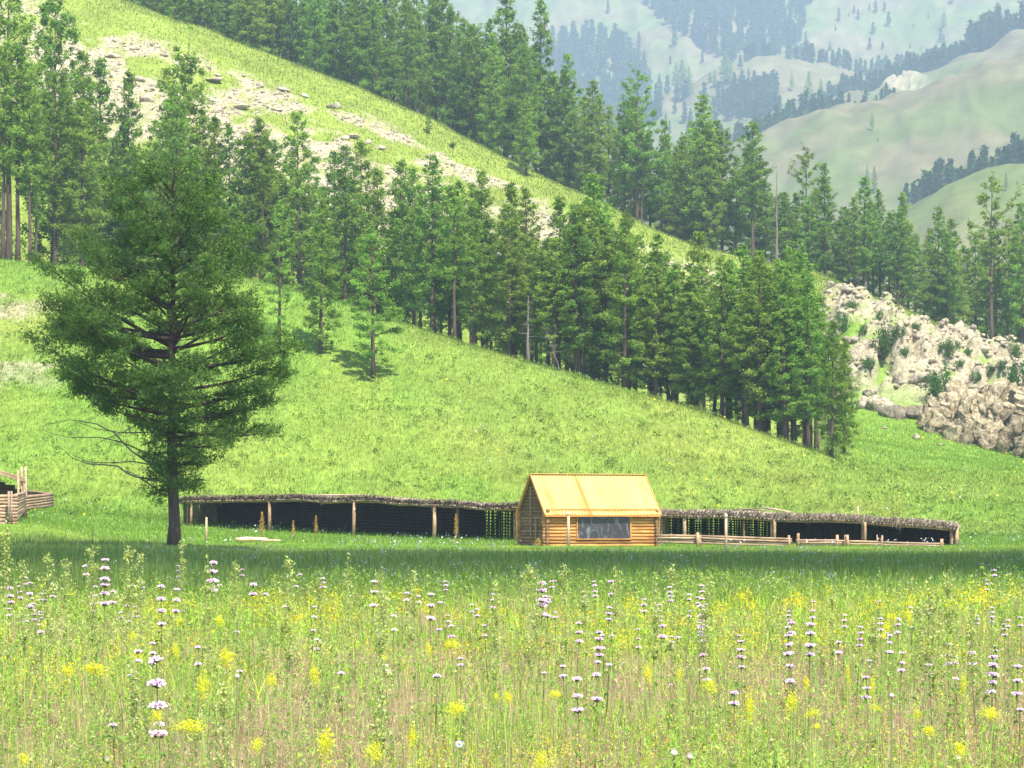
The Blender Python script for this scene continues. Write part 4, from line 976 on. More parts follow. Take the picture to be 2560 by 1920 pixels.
# ------------------------------------------------------------------ sheds
def shed(label, ends, top, posts, lattice, depth, fr_seed, rightend=True, extra=None):
    (pa, da), (pb, db_) = ends; rd = random.Random(fr_seed)
    A = Vector((*at(pa, da), 0)); B_ = Vector((*at(pb, db_), 0)); U = (B_ - A); Ln = U.length; U.normalize(); N = Vector((-U.y, U.x, 0))   # N points to the back
    t = empty('cattle_shed', (A.x, A.y, gz1(A.x, A.y)))
    org = Vector(t.location)
    tx, ty = zip(*top)
    def q_of_px(px):
        k = (px - 1280) / F; # intersection of the view line with the front line
        return (k * A.y - A.x) / (U.x - k * U.y)
    def px_of(s): p = A + U * s; return 1280 + F * p.x / p.y
    def ztop(s): p = A + U * s; return zof(float(np.interp(px_of(s), tx, ty)), p.y)
    def gr(s, w): p = A + U * s + N * w; return gz1(p.x, p.y)
    def P(s, w, z): p = A + U * s + N * w; return (p.x - org.x, p.y - org.y, z - org.z)
    # roof: earth and brushwood slab, falls slightly to the back
    m = MB(); ns = int(Ln / .22); nw = 6; vs = []
    for j in range(nw):
        w = -.30 + (depth + .6) * j / (nw - 1)
        for i in range(ns + 1):
            s = -.2 + (Ln + .4) * i / ns; z = ztop(min(max(s, 0), Ln)) - .05 - .03 * w + rd.uniform(-.06, .05) + .04 * math.sin(s * 2.9 + j) * math.sin(s * .9)
            vs.append(P(s, w + (rd.uniform(-.06, .04) if j == 0 else 0), z))
    n1 = ns + 1; top_f = [(j * n1 + i, j * n1 + i + 1, (j + 1) * n1 + i + 1, (j + 1) * n1 + i) for j in range(nw - 1) for i in range(ns)]
    th = [.15 + rd.uniform(0, .06) for _ in range(n1)]
    vb = [(v[0], v[1], v[2] - th[k % n1]) for k, v in enumerate(vs)]
    o_ = len(vs); fs = list(top_f) + [tuple(o_ + a for a in f[::-1]) for f in top_f]
    fs += [(i, o_ + i, o_ + i + 1, i + 1) for i in range(ns)] + [((nw - 1) * n1 + i, (nw - 1) * n1 + i + 1, o_ + (nw - 1) * n1 + i + 1, o_ + (nw - 1) * n1 + i) for i in range(ns)]
    fs += [(j * n1, (j + 1) * n1, o_ + (j + 1) * n1, o_ + j * n1) for j in range(nw - 1)] + [(j * n1 + ns, o_ + j * n1 + ns, o_ + (j + 1) * n1 + ns, (j + 1) * n1 + ns) for j in range(nw - 1)]
    m.cur = (1.1, 1.05, 1.0); m.add(vs + vb, fs)
    roof = m.build('roof', M_thatch, t)
    # pole ends under the roof edge
    m = MB(); s = 0.0
    while s < Ln:
        r = rd.uniform(.035, .06); z = ztop(s) - .27 - rd.uniform(0, .03); c = rd.uniform(.7, 1.5); m.cur = (c, c, c)
        pr = -.34 - rd.uniform(0, .14)
        m.tube([P(s, pr, z), P(s, depth + .1, z - .03 * depth)], r, 6); s += rd.uniform(.13, .24)
    m.build('roof_poles', M_log, roof)
    # ragged brush hanging over the edge
    n = int(Ln * 210); ss = np.array([rd.uniform(-.2, Ln + .2) for _ in range(n)])
    hang = np.array([rd.uniform(.06, .25) * (1 + 1.3 * max(0, math.sin(a * 5.1) * math.sin(a * 1.7 + 1) * math.sin(a * .6)) ) * (1.6 if rd.random() < .12 else 1) for a in ss])
    V = []; Cc_ = []
    for a, h in zip(ss, hang):
        zt = ztop(min(max(a, 0), Ln)) + rd.uniform(-.14, .10); w0 = -.36 + rd.uniform(-.05, .05); p0 = P(a, w0 + .1, zt + rd.uniform(0, .08)); p1 = P(a + rd.uniform(.03, .09), w0, zt); p2 = P(a + rd.uniform(-.08, .08), w0 - rd.uniform(0, .06), zt - h)
        V += [p0, p1, p2]; k = rd.uniform(.35, 1.5); Cc_ += [(k, k * .95, k * .88)] * 3
    fr = link(bpy.data.objects.new('brush_fringe', mesh_tris('brush_fringe', np.array(V), np.arange(len(V)).reshape(-1, 3), M_thatch, np.array(Cc_))), roof)
    # front beam
    m = MB(); k = max(6, int(Ln / 1.0)); m.cur = (1.2, 1.15, 1.1)
    m.tube([P(Ln * i / k, -.12, ztop(Ln * i / k) - .36 + rd.uniform(-.02, .02)) for i in range(k + 1)], [.055 * rd.uniform(.85, 1.15) for _ in range(k + 1)], 7); m.build('front_beam', M_log, t)
    # back wall of close upright poles and, in places, an open lattice
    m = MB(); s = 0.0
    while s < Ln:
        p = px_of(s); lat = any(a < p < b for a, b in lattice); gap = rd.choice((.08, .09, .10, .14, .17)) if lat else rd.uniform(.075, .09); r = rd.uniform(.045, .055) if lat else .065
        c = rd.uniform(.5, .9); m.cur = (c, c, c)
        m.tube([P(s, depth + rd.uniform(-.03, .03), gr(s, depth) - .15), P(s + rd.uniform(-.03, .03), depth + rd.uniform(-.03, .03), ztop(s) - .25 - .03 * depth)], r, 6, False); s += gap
    m.build('back_wall', M_shade_wood, t)
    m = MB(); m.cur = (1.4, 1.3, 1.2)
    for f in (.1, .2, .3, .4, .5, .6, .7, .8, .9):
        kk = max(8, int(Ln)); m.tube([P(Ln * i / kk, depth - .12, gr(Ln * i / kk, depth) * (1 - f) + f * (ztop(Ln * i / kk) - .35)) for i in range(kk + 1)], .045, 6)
    m.build('back_rails', M_shade_wood, t)
    # end walls
    for s in (0.0, Ln):
        m = MB(); w = .1
        while w < depth:
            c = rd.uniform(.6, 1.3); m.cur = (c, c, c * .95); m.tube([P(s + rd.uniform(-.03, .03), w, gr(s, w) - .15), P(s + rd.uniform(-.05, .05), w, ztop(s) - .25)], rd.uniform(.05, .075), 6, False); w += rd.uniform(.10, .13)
        m.build('end_wall', M_shade_wood if s > 1 else M_log, t)
    for (px, w, rr, lean, c) in posts:
        s = q_of_px(px); m = MB(); m.cur = (1.15 * c, c, .85 * c)
        m.tube([P(s - lean, w, gr(s, w) - .2), P(s - lean * .5, w, gr(s, w) + 1.0), P(s, w, ztop(s) - .3)], [rr * 1.1, rr, rr * .95], 8, True, .05); m.build('post', M_log, t)
    tag(t, label, 'shed'); return t, P, px_of, q_of_px, ztop, gr
topL = [(450, 1250), (470, 1243), (600, 1240), (680, 1239), (750, 1237), (820, 1243), (890, 1240), (930, 1239), (1000, 1247), (1060, 1250), (1150, 1252), (1220, 1260), (1260, 1260), (1320, 1254)]
shed('long low open-fronted pole shed with brushwood roof left of the cabin', [(458, 160), (1322, 141)], topL,
     [(487, -.25, .09, .12, 1.3), (470, 0, .08, .05, .9), (681, -.25, .11, 0, .95), (893, -.25, .11, .08, 1.1), (1094, -.25, .12, .05, 1.25), (1131, .5, .09, 0, .8), (1284, .1, .08, 0, .9), (1299, -.2, .08, .05, 1.3)], [(1120, 1290)], 3.2, 3)
topR = [(1600, 1270), (1650, 1275), (1720, 1278), (1780, 1278), (1850, 1280), (1930, 1285), (2000, 1287), (2060, 1287), (2150, 1290), (2200, 1296), (2300, 1301), (2360, 1306), (2395, 1310)]
sr = shed('long open-fronted pole shed with ragged brushwood roof right of the cabin', [(1652, 135.5), (2386, 131.8)], topR,
     [(1713, -.2, .10, 0, 1.3), (1930, -.1, .09, 0, .9), (1938, -.3, .08, 0, 1.3), (2158, -.1, .1, 0, .7), (2164, -.35, .08, 0, 1.3), (2379, -.1, .1, 0, .9), (2392, -.1, .12, 0, 1.1), (1860, 0, .06, 0, .8)], [(1640, 1925)], 3.2, 8)
# loose poles lying on the right shed's roof, standing peg
def roof_pole(px0, px1, y0_, y1_, d0, d1, r, label, c=1.3):
    m = MB(); m.cur = (c, c, c); a = at(px0, d0); b = at(px1, d1)
    m.tube([(a[0], a[1], zof(y0_, d0)), ((a[0] + b[0]) / 2, (a[1] + b[1]) / 2, zof((y0_ + y1_) / 2, (d0 + d1) / 2) + .02), (b[0], b[1], zof(y1_, d1))], [r, r, r * .7], 7)
    o = m.build('loose_pole', M_log); tag(o, label, 'pole')
roof_pole(1903, 1978, 1268, 1281, 138.5, 137.5, .055, 'pale pole lying slanted on the right shed roof', 1.5)
roof_pole(1790, 1900, 1279, 1271, 139.8, 138.4, .05, 'dark pole lying along the top of the right shed roof', .6)
roof_pole(1815, 1925, 1275, 1277, 140.0, 138.8, .05, 'second dark pole lying on the right shed roof', .7)
roof_pole(2144, 2145, 1300, 1265, 134.4, 134.4, .07, 'pale upright peg sticking up through the right shed roof', 1.5)
roof_pole(740, 910, 1239, 1238, 153.2, 149.6, .06, 'long pale pole lying on top of the left shed roof', 1.6)

# rail fence before the right shed
def fence():
    t = empty('rail_fence', (*at(1650, 126.5), 0)); t.location.z = gz1(t.location.x, t.location.y); org = Vector(t.location); rd = random.Random(4)
    segs = [(1648, 1334, 1345, 1975, 1346, 128.5, 127.0), (1995, 1345, 1345, 2355, 1357, 127.0, 125.0)]
    fx = [1648, 1745, 1975, 1995, 2093, 2118, 2200, 2355]; fd = [127.6, 127.3, 126.6, 126.5, 126.1, 126.0, 125.7, 125.0]
    ytop_ = [1335, 1336, 1344, 1347, 1348, 1350, 1352, 1356]
    for row in range(4):
        for a, b in zip(range(0, 7), range(1, 8)):
            if fx[b] - fx[a] < 24: continue
            m = MB(); c = rd.uniform(.95, 1.5) if row != 3 else 1; m.cur = (c, c * .93, c * .86)
            pts = []
            for q in (0, .33, .66, 1):
                px = fx[a] - 5 + (fx[b] - fx[a] + 10) * q; d = fd[a] + (fd[b] - fd[a]) * q + .0 * row; y = ytop_[a] + (ytop_[b] - ytop_[a]) * q; x_, y_ = at(px, d)
                pts.append((x_ - org.x, y_ - org.y + (-.05 if row % 2 else .02), zof(y, d) - .07 - row * .125 + rd.uniform(-.015, .015) - org.z))
            m.tube(pts, [rd.uniform(.042, .062) for _ in pts], 7); m.build('rail', M_log, t)
    for px, d, yt, w in [(1745, 127.2, 1331, 8), (1750, 127.4, 1337, 7), (1974, 126.4, 1338, 6), (1995, 126.3, 1333, 7), (2093, 125.9, 1337, 7), (2112, 125.9, 1337, 6), (2120, 125.8, 1337, 7), (2194, 125.9, 1337, 3), (2204, 125.5, 1338, 5), (2353, 124.8, 1347, 8)]:
        x_, y_ = at(px, d - .15); z = gz1(x_, y_); m = MB(); c = rd.uniform(.9, 1.3); m.cur = (c * 1.05, c * .9, c * .8); r = w / F * d / 2
        m.tube([(x_ - org.x, y_ - org.y, z - .15 - org.z), (x_ - org.x + rd.uniform(-.05, .05), y_ - org.y, zof(yt, d) - org.z)], [r * 1.1, r], 7); m.build('post', M_log, t)
    tag(t, 'low fence of pale split rails in front of the right shed', 'fence')
fence()

# log pen and lean-to at the left edge
def pen():
    rd = random.Random(9)
    t = empty('log_pen', (*at(50, 138), 0)); t.location.z = gz1(t.location.x, t.location.y); org = Vector(t.location)
    def logwall(name, a, b, ytop, ybot, n, par):
        m = MB(); (pa, da), (pb, db_) = a, b
        for i in range(n):
            c = rd.uniform(.85, 1.4); m.cur = (c, c * .9, c * .82)
            pts = []
            for q in np.linspace(0, 1, 5):
                px = pa + (pb - pa) * q; d = da + (db_ - da) * q; x, y = at(px, d); yt = ytop[0] + (ytop[1] - ytop[0]) * q; yb = ybot[0] + (ybot[1] - ybot[0]) * q
                z = zof(yb + (yt - yb) * (i + .5) / n, d); pts.append((x - org.x, y - org.y, z - org.z + rd.uniform(-.015, .015)))
            hh = (zof((ytop[0] + ytop[1]) / 2, (da + db_) / 2) - zof((ybot[0] + ybot[1]) / 2, (da + db_) / 2)) / n
            m.tube(pts, [hh * .56 * rd.uniform(.85, 1.05) for _ in pts], 8, True, .05)
        m.build(name, M_log, par)
    logwall('front_wall', (-170, 130), (44, 132), (1238, 1236), (1312, 1312), 9, t)
    logwall('side_wall', (30, 132), (62, 139), (1236, 1230), (1312, 1276), 9, t)
    logwall('back_wall', (58, 139), (132, 145), (1240, 1232), (1276, 1266), 5, t)
    logwall('end_wall', (130, 145), (62, 151), (1232, 1224), (1268, 1258), 5, t)
    m = MB(); 
    for px, d, y0_, w in [(22, 131.2, 1228, 6), (29, 131, 1228, 5)]:
        x, y = at(px, d); z = gz1(x, y); m.tube([(x - org.x, y - org.y, z - .1 - org.z), (x - org.x, y - org.y, zof(y0_, d) - org.z)], w / F * d / 2, 7)
    m.build('post', M_log, t)
    tag(t, 'low pen of stacked weathered logs at the left edge of the meadow', 'pen')
    s = empty('log_lean_to', (*at(10, 146), 0)); s.location.z = gz1(s.location.x, s.location.y); org = Vector(s.location)
    D0, D1 = 144.0, 148.5
    def Q(px, d, py): x, y = at(px, d); return (x - org.x, y - org.y, zof(py, d) - org.z)
    m = MB()  # roof
    a, b, c, e = Q(-160, D0, 1130), Q(60, D0, 1195), Q(66, D1, 1197), Q(-160, D1, 1130)
    v = [a, b, c, e] + [(p[0], p[1], p[2] - .12) for p in (a, b, c, e)]
    m.add(v, [(0, 1, 2, 3), (7, 6, 5, 4), (0, 4, 5, 1), (1, 5, 6, 2), (2, 6, 7, 3), (3, 7, 4, 0)]); m.build('roof', M_thatch, s)
    m = MB()
    for i in range(3): m.cur = (1.3, 1.2, 1.1); m.tube([Q(-160, D0 - .25, 1132 + i * 4), Q(63, D0 - .25, 1196 + i * 4)], .05, 6)
    m.build('roof_poles', M_log, s)
    m = MB(); 
    for i in range(14): m.cur = (.55, .5, .45); m.tube([Q(-160, D1, 1285 - i * 9), Q(62, D1, 1285 - i * 7)] if i < 9 else [Q(-160, D1, 1285 - i * 9), Q(62 - (i - 8) * 25, D1, 1285 - i * 7.5)], .13, 7)
    m.build('back_wall', M_log, s)
    m = MB()
    for i in range(9): m.cur = (1.0, .75, .6); m.tube([Q(58, D0, 1284 - i * 9.5), Q(64, D1, 1284 - i * 9.5)], .12, 7)
    m.build('side_wall', M_log, s)
    for px, d, yt, yb, w, cc in [(47, 143.7, 1176, 1240, 6, 1.4), (56, 143.9, 1166, 1250, 5, 1.4), (66, 144.2, 1166, 1232, 6, 1.5), (62, 143.8, 1200, 1250, 5, 1.0)]:
        m = MB(); m.cur = (cc, cc * .95, cc * .88); x, y = at(px, d); m.tube([(x - org.x, y - org.y, gz1(x, y) - .1 - org.z), Q(px - 2, d, yt)], w / F * d / 2, 7); m.build('post', M_log, s)
    tag(s, 'dark log lean-to with sloping roof behind the pen at the left edge', 'shed')
pen()

# ------------------------------------------------------------------ foreground flowers
def whorl(m, z, r, rs):
    m.cur = (.16, .20, .10); m.tube([(0, 0, z - .012), (0, 0, z - .002), (0, 0, z + .006)], [.006, r * .62, r * .3], 8)
    for k in range(38):
        a = k * 2.4 + rs.uniform(-.2, .2); e = rs.uniform(-.1, .5); rr = r * (.12 + .88 * (k / 38) ** .6) * rs.uniform(.85, 1)
        c = rs.uniform(.85, 1.05); m.cur = (.90 * c, .76 * c, .88 * c) if rs.random() > .35 else (.78 * c, .52 * c, .72 * c)
        x, y = math.cos(a) * rr, math.sin(a) * rr; zz = z + r * (rs.uniform(-.10, .22) + .30 * (1 - rr / r)); s = r * .22
        t = Vector((math.cos(a), math.sin(a), rs.uniform(-.5, .5))).normalized(); u = Vector((-math.sin(a), math.cos(a), 0)); p = Vector((x, y, zz))
        m.add([p - t * s * 1.6, p + u * s, p + t * s * 1.3 + Vector((0, 0, s * .6)), p - u * s, p + Vector((0, 0, s * .9))], [(0, 1, 4), (1, 2, 4), (2, 3, 4), (3, 0, 4)])
PH = {}
def phlomis(px, ytop, ybot, w, label, nwh=None):
    d = min(F * .088 / w, 1.02 * F / max(60, ybot - HY)); x, y = at(px, d); z = gz1(x, y); zt = zof(ytop, d) - z; zb = zof(ybot, d) - z
    n = nwh or max(1, int(round((zt - zb) / .075)) + 1); rs = random.Random(int(px * 7 + ytop))
    t = empty('tiered_flower', (x, y, z), rs.uniform(0, 6)); t.rotation_euler = (rs.uniform(-.05, .05), rs.gauss(0, .05), rs.uniform(0, 6)); lx, ly = rs.uniform(-.12, .12), rs.uniform(-.12, .12)
    m = MB(); m.cur = (.24, .21, .10); m.tube([(-lx * .5, -ly * .5, -.05), (0, 0, zt * .5), (0, 0, zt + .02)], [.005, .0042, .002], 5, False); m.build('stem', M_stem, t)
    r = .5 * w / F * d
    for i in range(n):
        f = i / max(1, n - 1); zz = zt + (zb - zt) * min(1, max(0, f + (rs.uniform(-.25, .25) / n if 0 < i < n - 1 else 0))); rr = r * 1.06 * (.62 + .38 * min(1, (i + 1) / 2.5)) * rs.uniform(.88, 1.08)
        key = rs.randrange(5)
        if key not in PH: 
            q = MB(); whorl(q, 0, .0425, random.Random(key)); PH[key] = q.mesh('flower_whorl', M_petal)
        o = link(bpy.data.objects.new('flower_whorl', PH[key]), t); o.location = (rs.uniform(-.004, .004), 0, zz); s = rr / .0425; o.scale = (s, s, s * 1.25); o.rotation_euler = (0, 0, rs.uniform(0, 6))
    m = MB()
    for k in range(4 + n):
        zz = zb - .02 - rs.uniform(0, zb * .85) if k >= n else zt + (zb - zt) * k / max(1, n - 1) - .012; a = rs.uniform(0, 6.28); Lf = rs.uniform(.05, .13) if k >= n else .04; c = rs.uniform(.8, 1.2); m.cur = (.16 * c, .27 * c, .06 * c)
        for s in (0, math.pi):
            dx, dy = math.cos(a + s), math.sin(a + s); wv = Lf * .17
            m.add([(0, 0, zz), (dx * Lf * .5 - dy * wv, dy * Lf * .5 + dx * wv, zz + .015), (dx * Lf, dy * Lf, zz - .02), (dx * Lf * .5 + dy * wv, dy * Lf * .5 - dx * wv, zz + .015)], [(0, 1, 2, 3)])
    m.build('leaves', M_grass, t); tag(t, label, 'flower', 'pale pink tiered flowers in the foreground meadow')
PF = [(410, 1650, 1838, 46, 4), (392, 1812, 1812, 36, 1), (257, 1402, 1512, 24, 6), (227, 1415, 1437, 18, 2), (34, 1472, 1508, 20, 3), (82, 1486, 1518, 21, 2), (108, 1479, 1502, 16, 2), (406, 1468, 1563, 22, 4), (434, 1475, 1530, 20, 3),
      (515, 1408, 1477, 26, 4), (629, 1463, 1487, 22, 2), (654, 1487, 1487, 18, 1), (340, 1631, 1655, 25, 2), (498, 1620, 1662, 22, 2), (233, 1512, 1530, 16, 2), (313, 1516, 1516, 14, 1), (275, 1480, 1508, 18, 2), (775, 1518, 1577, 14, 3),
      (602, 1425, 1440, 12, 2), (808, 1448, 1470, 16, 3), (553, 1464, 1464, 13, 1), (237, 1468, 1490, 15, 2), (444, 1415, 1428, 12, 2), (336, 1465, 1465, 12, 1), (592, 1680, 1680, 18, 1), (295, 1815, 1815, 28, 1), (350, 1685, 1685, 15, 1),
      (930, 1455, 1515, 19, 3), (980, 1541, 1541, 18, 1), (1074, 1488, 1548, 21, 3), (1133, 1567, 1594, 20, 2), (1094, 1576, 1576, 17, 1), (1120, 1540, 1556, 13, 2), (1118, 1455, 1476, 13, 3), (1172, 1512, 1530, 13, 2), (1231, 1486, 1520, 13, 3),
      (1222, 1565, 1590, 14, 2), (1350, 1460, 1538, 26, 5), (1366, 1500, 1542, 18, 2), (1440, 1560, 1605, 21, 3), (1540, 1455, 1487, 18, 2), (1495, 1455, 1492, 15, 4), (1463, 1480, 1505, 13, 3), (1514, 1520, 1550, 18, 3), (1497, 1583, 1640, 24, 4),
      (1515, 1590, 1622, 16, 2), (1457, 1700, 1778, 29, 3), (1497, 1690, 1752, 30, 2), (975, 1665, 1680, 20, 2), (1085, 1692, 1692, 26, 1), (1355, 1684, 1684, 16, 1), (1155, 1648, 1664, 16, 2), (1490, 1656, 1656, 20, 1), (1612, 1500, 1530, 14, 3),
      (1682, 1470, 1504, 16, 4), (1597, 1575, 1620, 12, 3), (1665, 1712, 1712, 12, 1), (1765, 1517, 1568, 23, 3), (1762, 1605, 1640, 22, 2), (1762, 1675, 1702, 22, 2), (1860, 1605, 1670, 19, 4), (1845, 1590, 1625, 14, 2), (1970, 1570, 1637, 20, 4),
      (1973, 1668, 1706, 28, 2), (2020, 1563, 1638, 25, 4), (2028, 1505, 1545, 14, 3), (2112, 1540, 1568, 14, 3), (2243, 1632, 1676, 18, 3), (2372, 1613, 1662, 20, 3), (2396, 1645, 1660, 18, 2), (2440, 1610, 1662, 22, 3), (2474, 1645, 1733, 25, 5),
      (2490, 1648, 1690, 17, 3), (2540, 1668, 1738, 27, 3), (1838, 1735, 1762, 27, 2), (2475, 1520, 1555, 13, 4), (2556, 1545, 1566, 14, 2), (2380, 1698, 1698, 20, 1), (2545, 1775, 1775, 24, 1), (2450, 1540, 1560, 12, 3), (1975, 1530, 1552, 12, 3), (1728, 1488, 1500, 13, 2)]
rx = random.Random(31)
for _ in range(20):
    cx_ = rx.uniform(20, 2540); cy_ = rx.uniform(1425, 1540) + (30 if cx_ > 1500 else 0)
    for _k in range(rx.choice((1, 2, 3, 4))):
        nw0 = rx.choice((1, 2, 2, 3, 3, 4)); ww = rx.uniform(11, 17); a_ = cx_ + rx.gauss(0, 26); b_ = cy_ + rx.gauss(0, 22)
        PF.append((a_, b_, b_ + (nw0 - 1) * ww * 1.05, ww, nw0))
for _ in range(16):
    nw0 = rx.choice((1, 1, 2, 3)); ww = rx.uniform(17, 25); a_ = rx.uniform(20, 2540); b_ = rx.uniform(1540, 1700); PF.append((a_, b_, b_ + (nw0 - 1) * ww * 1.2, ww, nw0))
PF.sort(key=lambda p: p[0])
for i, (a, b, c, w, nw_) in enumerate(PF):
    sz = 'large' if w >= 25 else 'small' if w < 16 else 'medium'
    phlomis(a, b, c, w, '%s pale pink flower with %s tier%s, %s pink flower from the left' % (sz, ['', 'one', 'two', 'three', 'four', 'five', 'six'][nw_], '' if nw_ == 1 else 's', ordw(i + 1)), nw_)
YM = {}
def yellow(px, py, wpx, hpx, label, i):
    d = min(20, max(8.5, 10.5 + (1800 - py) * .04)); x, y = at(px, d); z = gz1(x, y); zc = zof(py, d) - z; k = i % 4
    if k not in YM:
        r_ = np.random.default_rng(200 + k); cs = []
        for j in range(9):
            c = r_.normal(0, .12, 3); cs.append(c + r_.normal(0, 1, (70, 3)) * np.array([.10, .10, .17]))
        C = np.concatenate(cs); V = leaf_cloud(C, r_.uniform(.04, .075, len(C)), 0)
        YM[k] = mesh_tris('flower_cluster', V, np.arange(len(V)).reshape(-1, 3), M_petal, np.repeat(mixc([(.86, .78, .02), (.80, .80, .08), (.62, .66, .05)], len(C), None, .15), 3, 0))
    t = empty('yellow_flower_plant', (x, y, z), random.uniform(0, 6)); w = wpx / F * d; h = hpx / F * d
    m = MB()
    for j in range(3):
        a = j * 2.1; c = random.uniform(.8, 1.2); m.cur = (.34 * c, .46 * c, .12 * c); m.tube([(0, 0, -.03), (math.cos(a) * w * .12, math.sin(a) * w * .12, zc * .6), (math.cos(a) * w * .35, math.sin(a) * w * .35, zc)], [.0028, .0022, .0015], 4, False)
    m.build('stems', M_stem, t); o = link(bpy.data.objects.new('flower_cluster', YM[k]), t); o.location = (0, 0, zc); o.scale = (w * 1.15, w * 1.15, h * 1.1)
    tag(t, label, 'flower', 'yellow flower plants in the foreground meadow')
YF = [(235, 1675, 90, 32), (175, 1672, 50, 30), (330, 1592, 34, 40), (345, 1640, 34, 40), (450, 1555, 30, 24), (440, 1630, 28, 44), (548, 1555, 30, 26), (565, 1645, 60, 50), (512, 1712, 46, 66), (675, 1700, 40, 44), (785, 1690, 40, 50), (482, 1815, 90, 40), (815, 1865, 72, 90),
      (390, 1790, 40, 40), (110, 1560, 20, 30), (960, 1645, 30, 20), (1072, 1625, 26, 44), (1130, 1610, 50, 28), (1030, 1848, 32, 66), (1140, 1770, 60, 40), (1270, 1745, 40, 34), (1385, 1735, 44, 24), (1620, 1690, 36, 50), (1240, 1741, 22, 16), (940, 1880, 60, 60), (1350, 1900, 40, 60), (1978, 1760, 48, 56),
      (2030, 1782, 34, 26), (1875, 1760, 30, 80), (1775, 1715, 40, 40), (2040, 1815, 30, 16), (2215, 1572, 30, 30), (2205, 1590, 20, 16), (2235, 1545, 18, 30), (2270, 1540, 24, 44), (2182, 1720, 22, 66), (2295, 1785, 26, 36), (2470, 1782, 66, 36), (2400, 1875, 56, 46), (2320, 1828, 60, 22), (2410, 1710, 22, 60), (2015, 1710, 24, 40),
      (2120, 1690, 16, 60), (1700, 1690, 24, 44), (2190, 1770, 30, 24), (60, 1900, 40, 40), (640, 1860, 40, 40)]
YF.sort()
for i, (a, b, c, e) in enumerate(YF): yellow(a, b, c, e, '%s yellow blossom clump, %s yellow clump from the left' % ('large' if c > 55 else 'tall' if e > c + 15 else 'small', ordw(i + 1)), i)
# tall airy weeds that stand above the meadow
def weed(px, ytop, d, spread, label, seed, dense=1.0):
    r_ = np.random.default_rng(seed); x, y = at(px, d); z = gz1(x, y); H = zof(ytop, d) - z; sp_ = spread / F * d / 2; t = empty('tall_weed', (x, y, z)); ln = r_.normal(0, .06, 2)
    m = MB(); m.cur = (.34, .40, .14); m.tube([(ln[0], ln[1], -.05), (ln[0] * .4, ln[1] * .4, H * .5), (0, 0, H * .98)], [.004, .003, .001], 5, False); C = [np.stack([r_.normal(0, .012, 150), r_.normal(0, .012, 150), H * r_.uniform(.5, 1, 150)], 1)]
    for j in range(int(20 * dense)):
        zz = H * r_.uniform(.55, .96); a = r_.uniform(0, 6.28); l_ = sp_ * r_.uniform(.3, 1) * (1.25 - zz / H) * 2.0; e = np.array([math.cos(a) * l_, math.sin(a) * l_, zz + l_ * .9])
        e[2] = min(e[2], H); m.tube([(0, 0, zz), (e[0] * .5, e[1] * .5, (zz + e[2]) / 2 - .01), tuple(e)], [.0025, .002, .001], 3, False)
        for w in np.linspace(.35, 1, 6): C.append(np.array([0, 0, zz]) * (1 - w) + e * w + r_.normal(0, .012, (5, 3)))
    m.build('stem', M_stem, t); C = np.concatenate(C); V = leaf_cloud(C, r_.uniform(.008, .02, len(C)), 0)
    link(bpy.data.objects.new('plume', mesh_tris('plume', V, np.arange(len(V)).reshape(-1, 3), M_grass, np.repeat(mixc([(.42, .50, .14), (.34, .44, .10), (.52, .54, .26)], len(C)), 3, 0))), t)
    lf = MB()
    for j in range(14):
        zz = H * r_.uniform(.1, .6); a = r_.uniform(0, 6.28); l_ = r_.uniform(.05, .12); c = r_.uniform(.8, 1.2); lf.cur = (.18 * c, .29 * c, .06 * c); dx, dy = math.cos(a), math.sin(a); wv = .012
        lf.add([(0, 0, zz), (dx * l_ * .5 - dy * wv, dy * l_ * .5 + dx * wv, zz + .03), (dx * l_, dy * l_, zz + .03), (dx * l_ * .5 + dy * wv, dy * l_ * .5 - dx * wv, zz + .03)], [(0, 1, 2, 3)])
    lf.build('leaves', M_grass, t); tag(t, label, 'weed', 'tall weeds above the foreground flowers')
WD = [(15, 1290, 14, 26), (60, 1392, 16, 50), (120, 1378, 15, 60), (165, 1395, 17, 44), (230, 1362, 16, 60), (320, 1362, 15, 74), (352, 1380, 18, 40), (455, 1348, 20, 22), (520, 1385, 15, 44), (590, 1400, 18, 44), (718, 1390, 13, 60), (800, 1422, 15, 44), (870, 1380, 17, 30),
      (955, 1410, 17, 44), (1035, 1425, 17, 40), (1240, 1450, 15, 30), (1322, 1410, 15, 84), (1345, 1440, 18, 40), (1412, 1408, 16, 32), (1460, 1425, 17, 40), (1538, 1412, 20, 14), (1640, 1425, 16, 26), (1765, 1423, 16, 60), (1680, 1405, 15, 24), (2080, 1482, 17, 16), (2185, 1498, 15, 30), (2330, 1440, 13, 80), (2370, 1412, 13, 60), (2300, 1500, 15, 40), (2430, 1500, 15, 30), (955, 1470, 12, 30), (950, 1560, 10, 44), (335, 1640, 11, 24), (560, 1700, 10, 40)]
WD.sort()
for i, (a, b, dd, s) in enumerate(WD): weed(a, b, dd, s, 'tall airy pale green weed, %s tall weed from the left' % ordw(i + 1), 300 + i, 1.3 if s > 50 else .8)
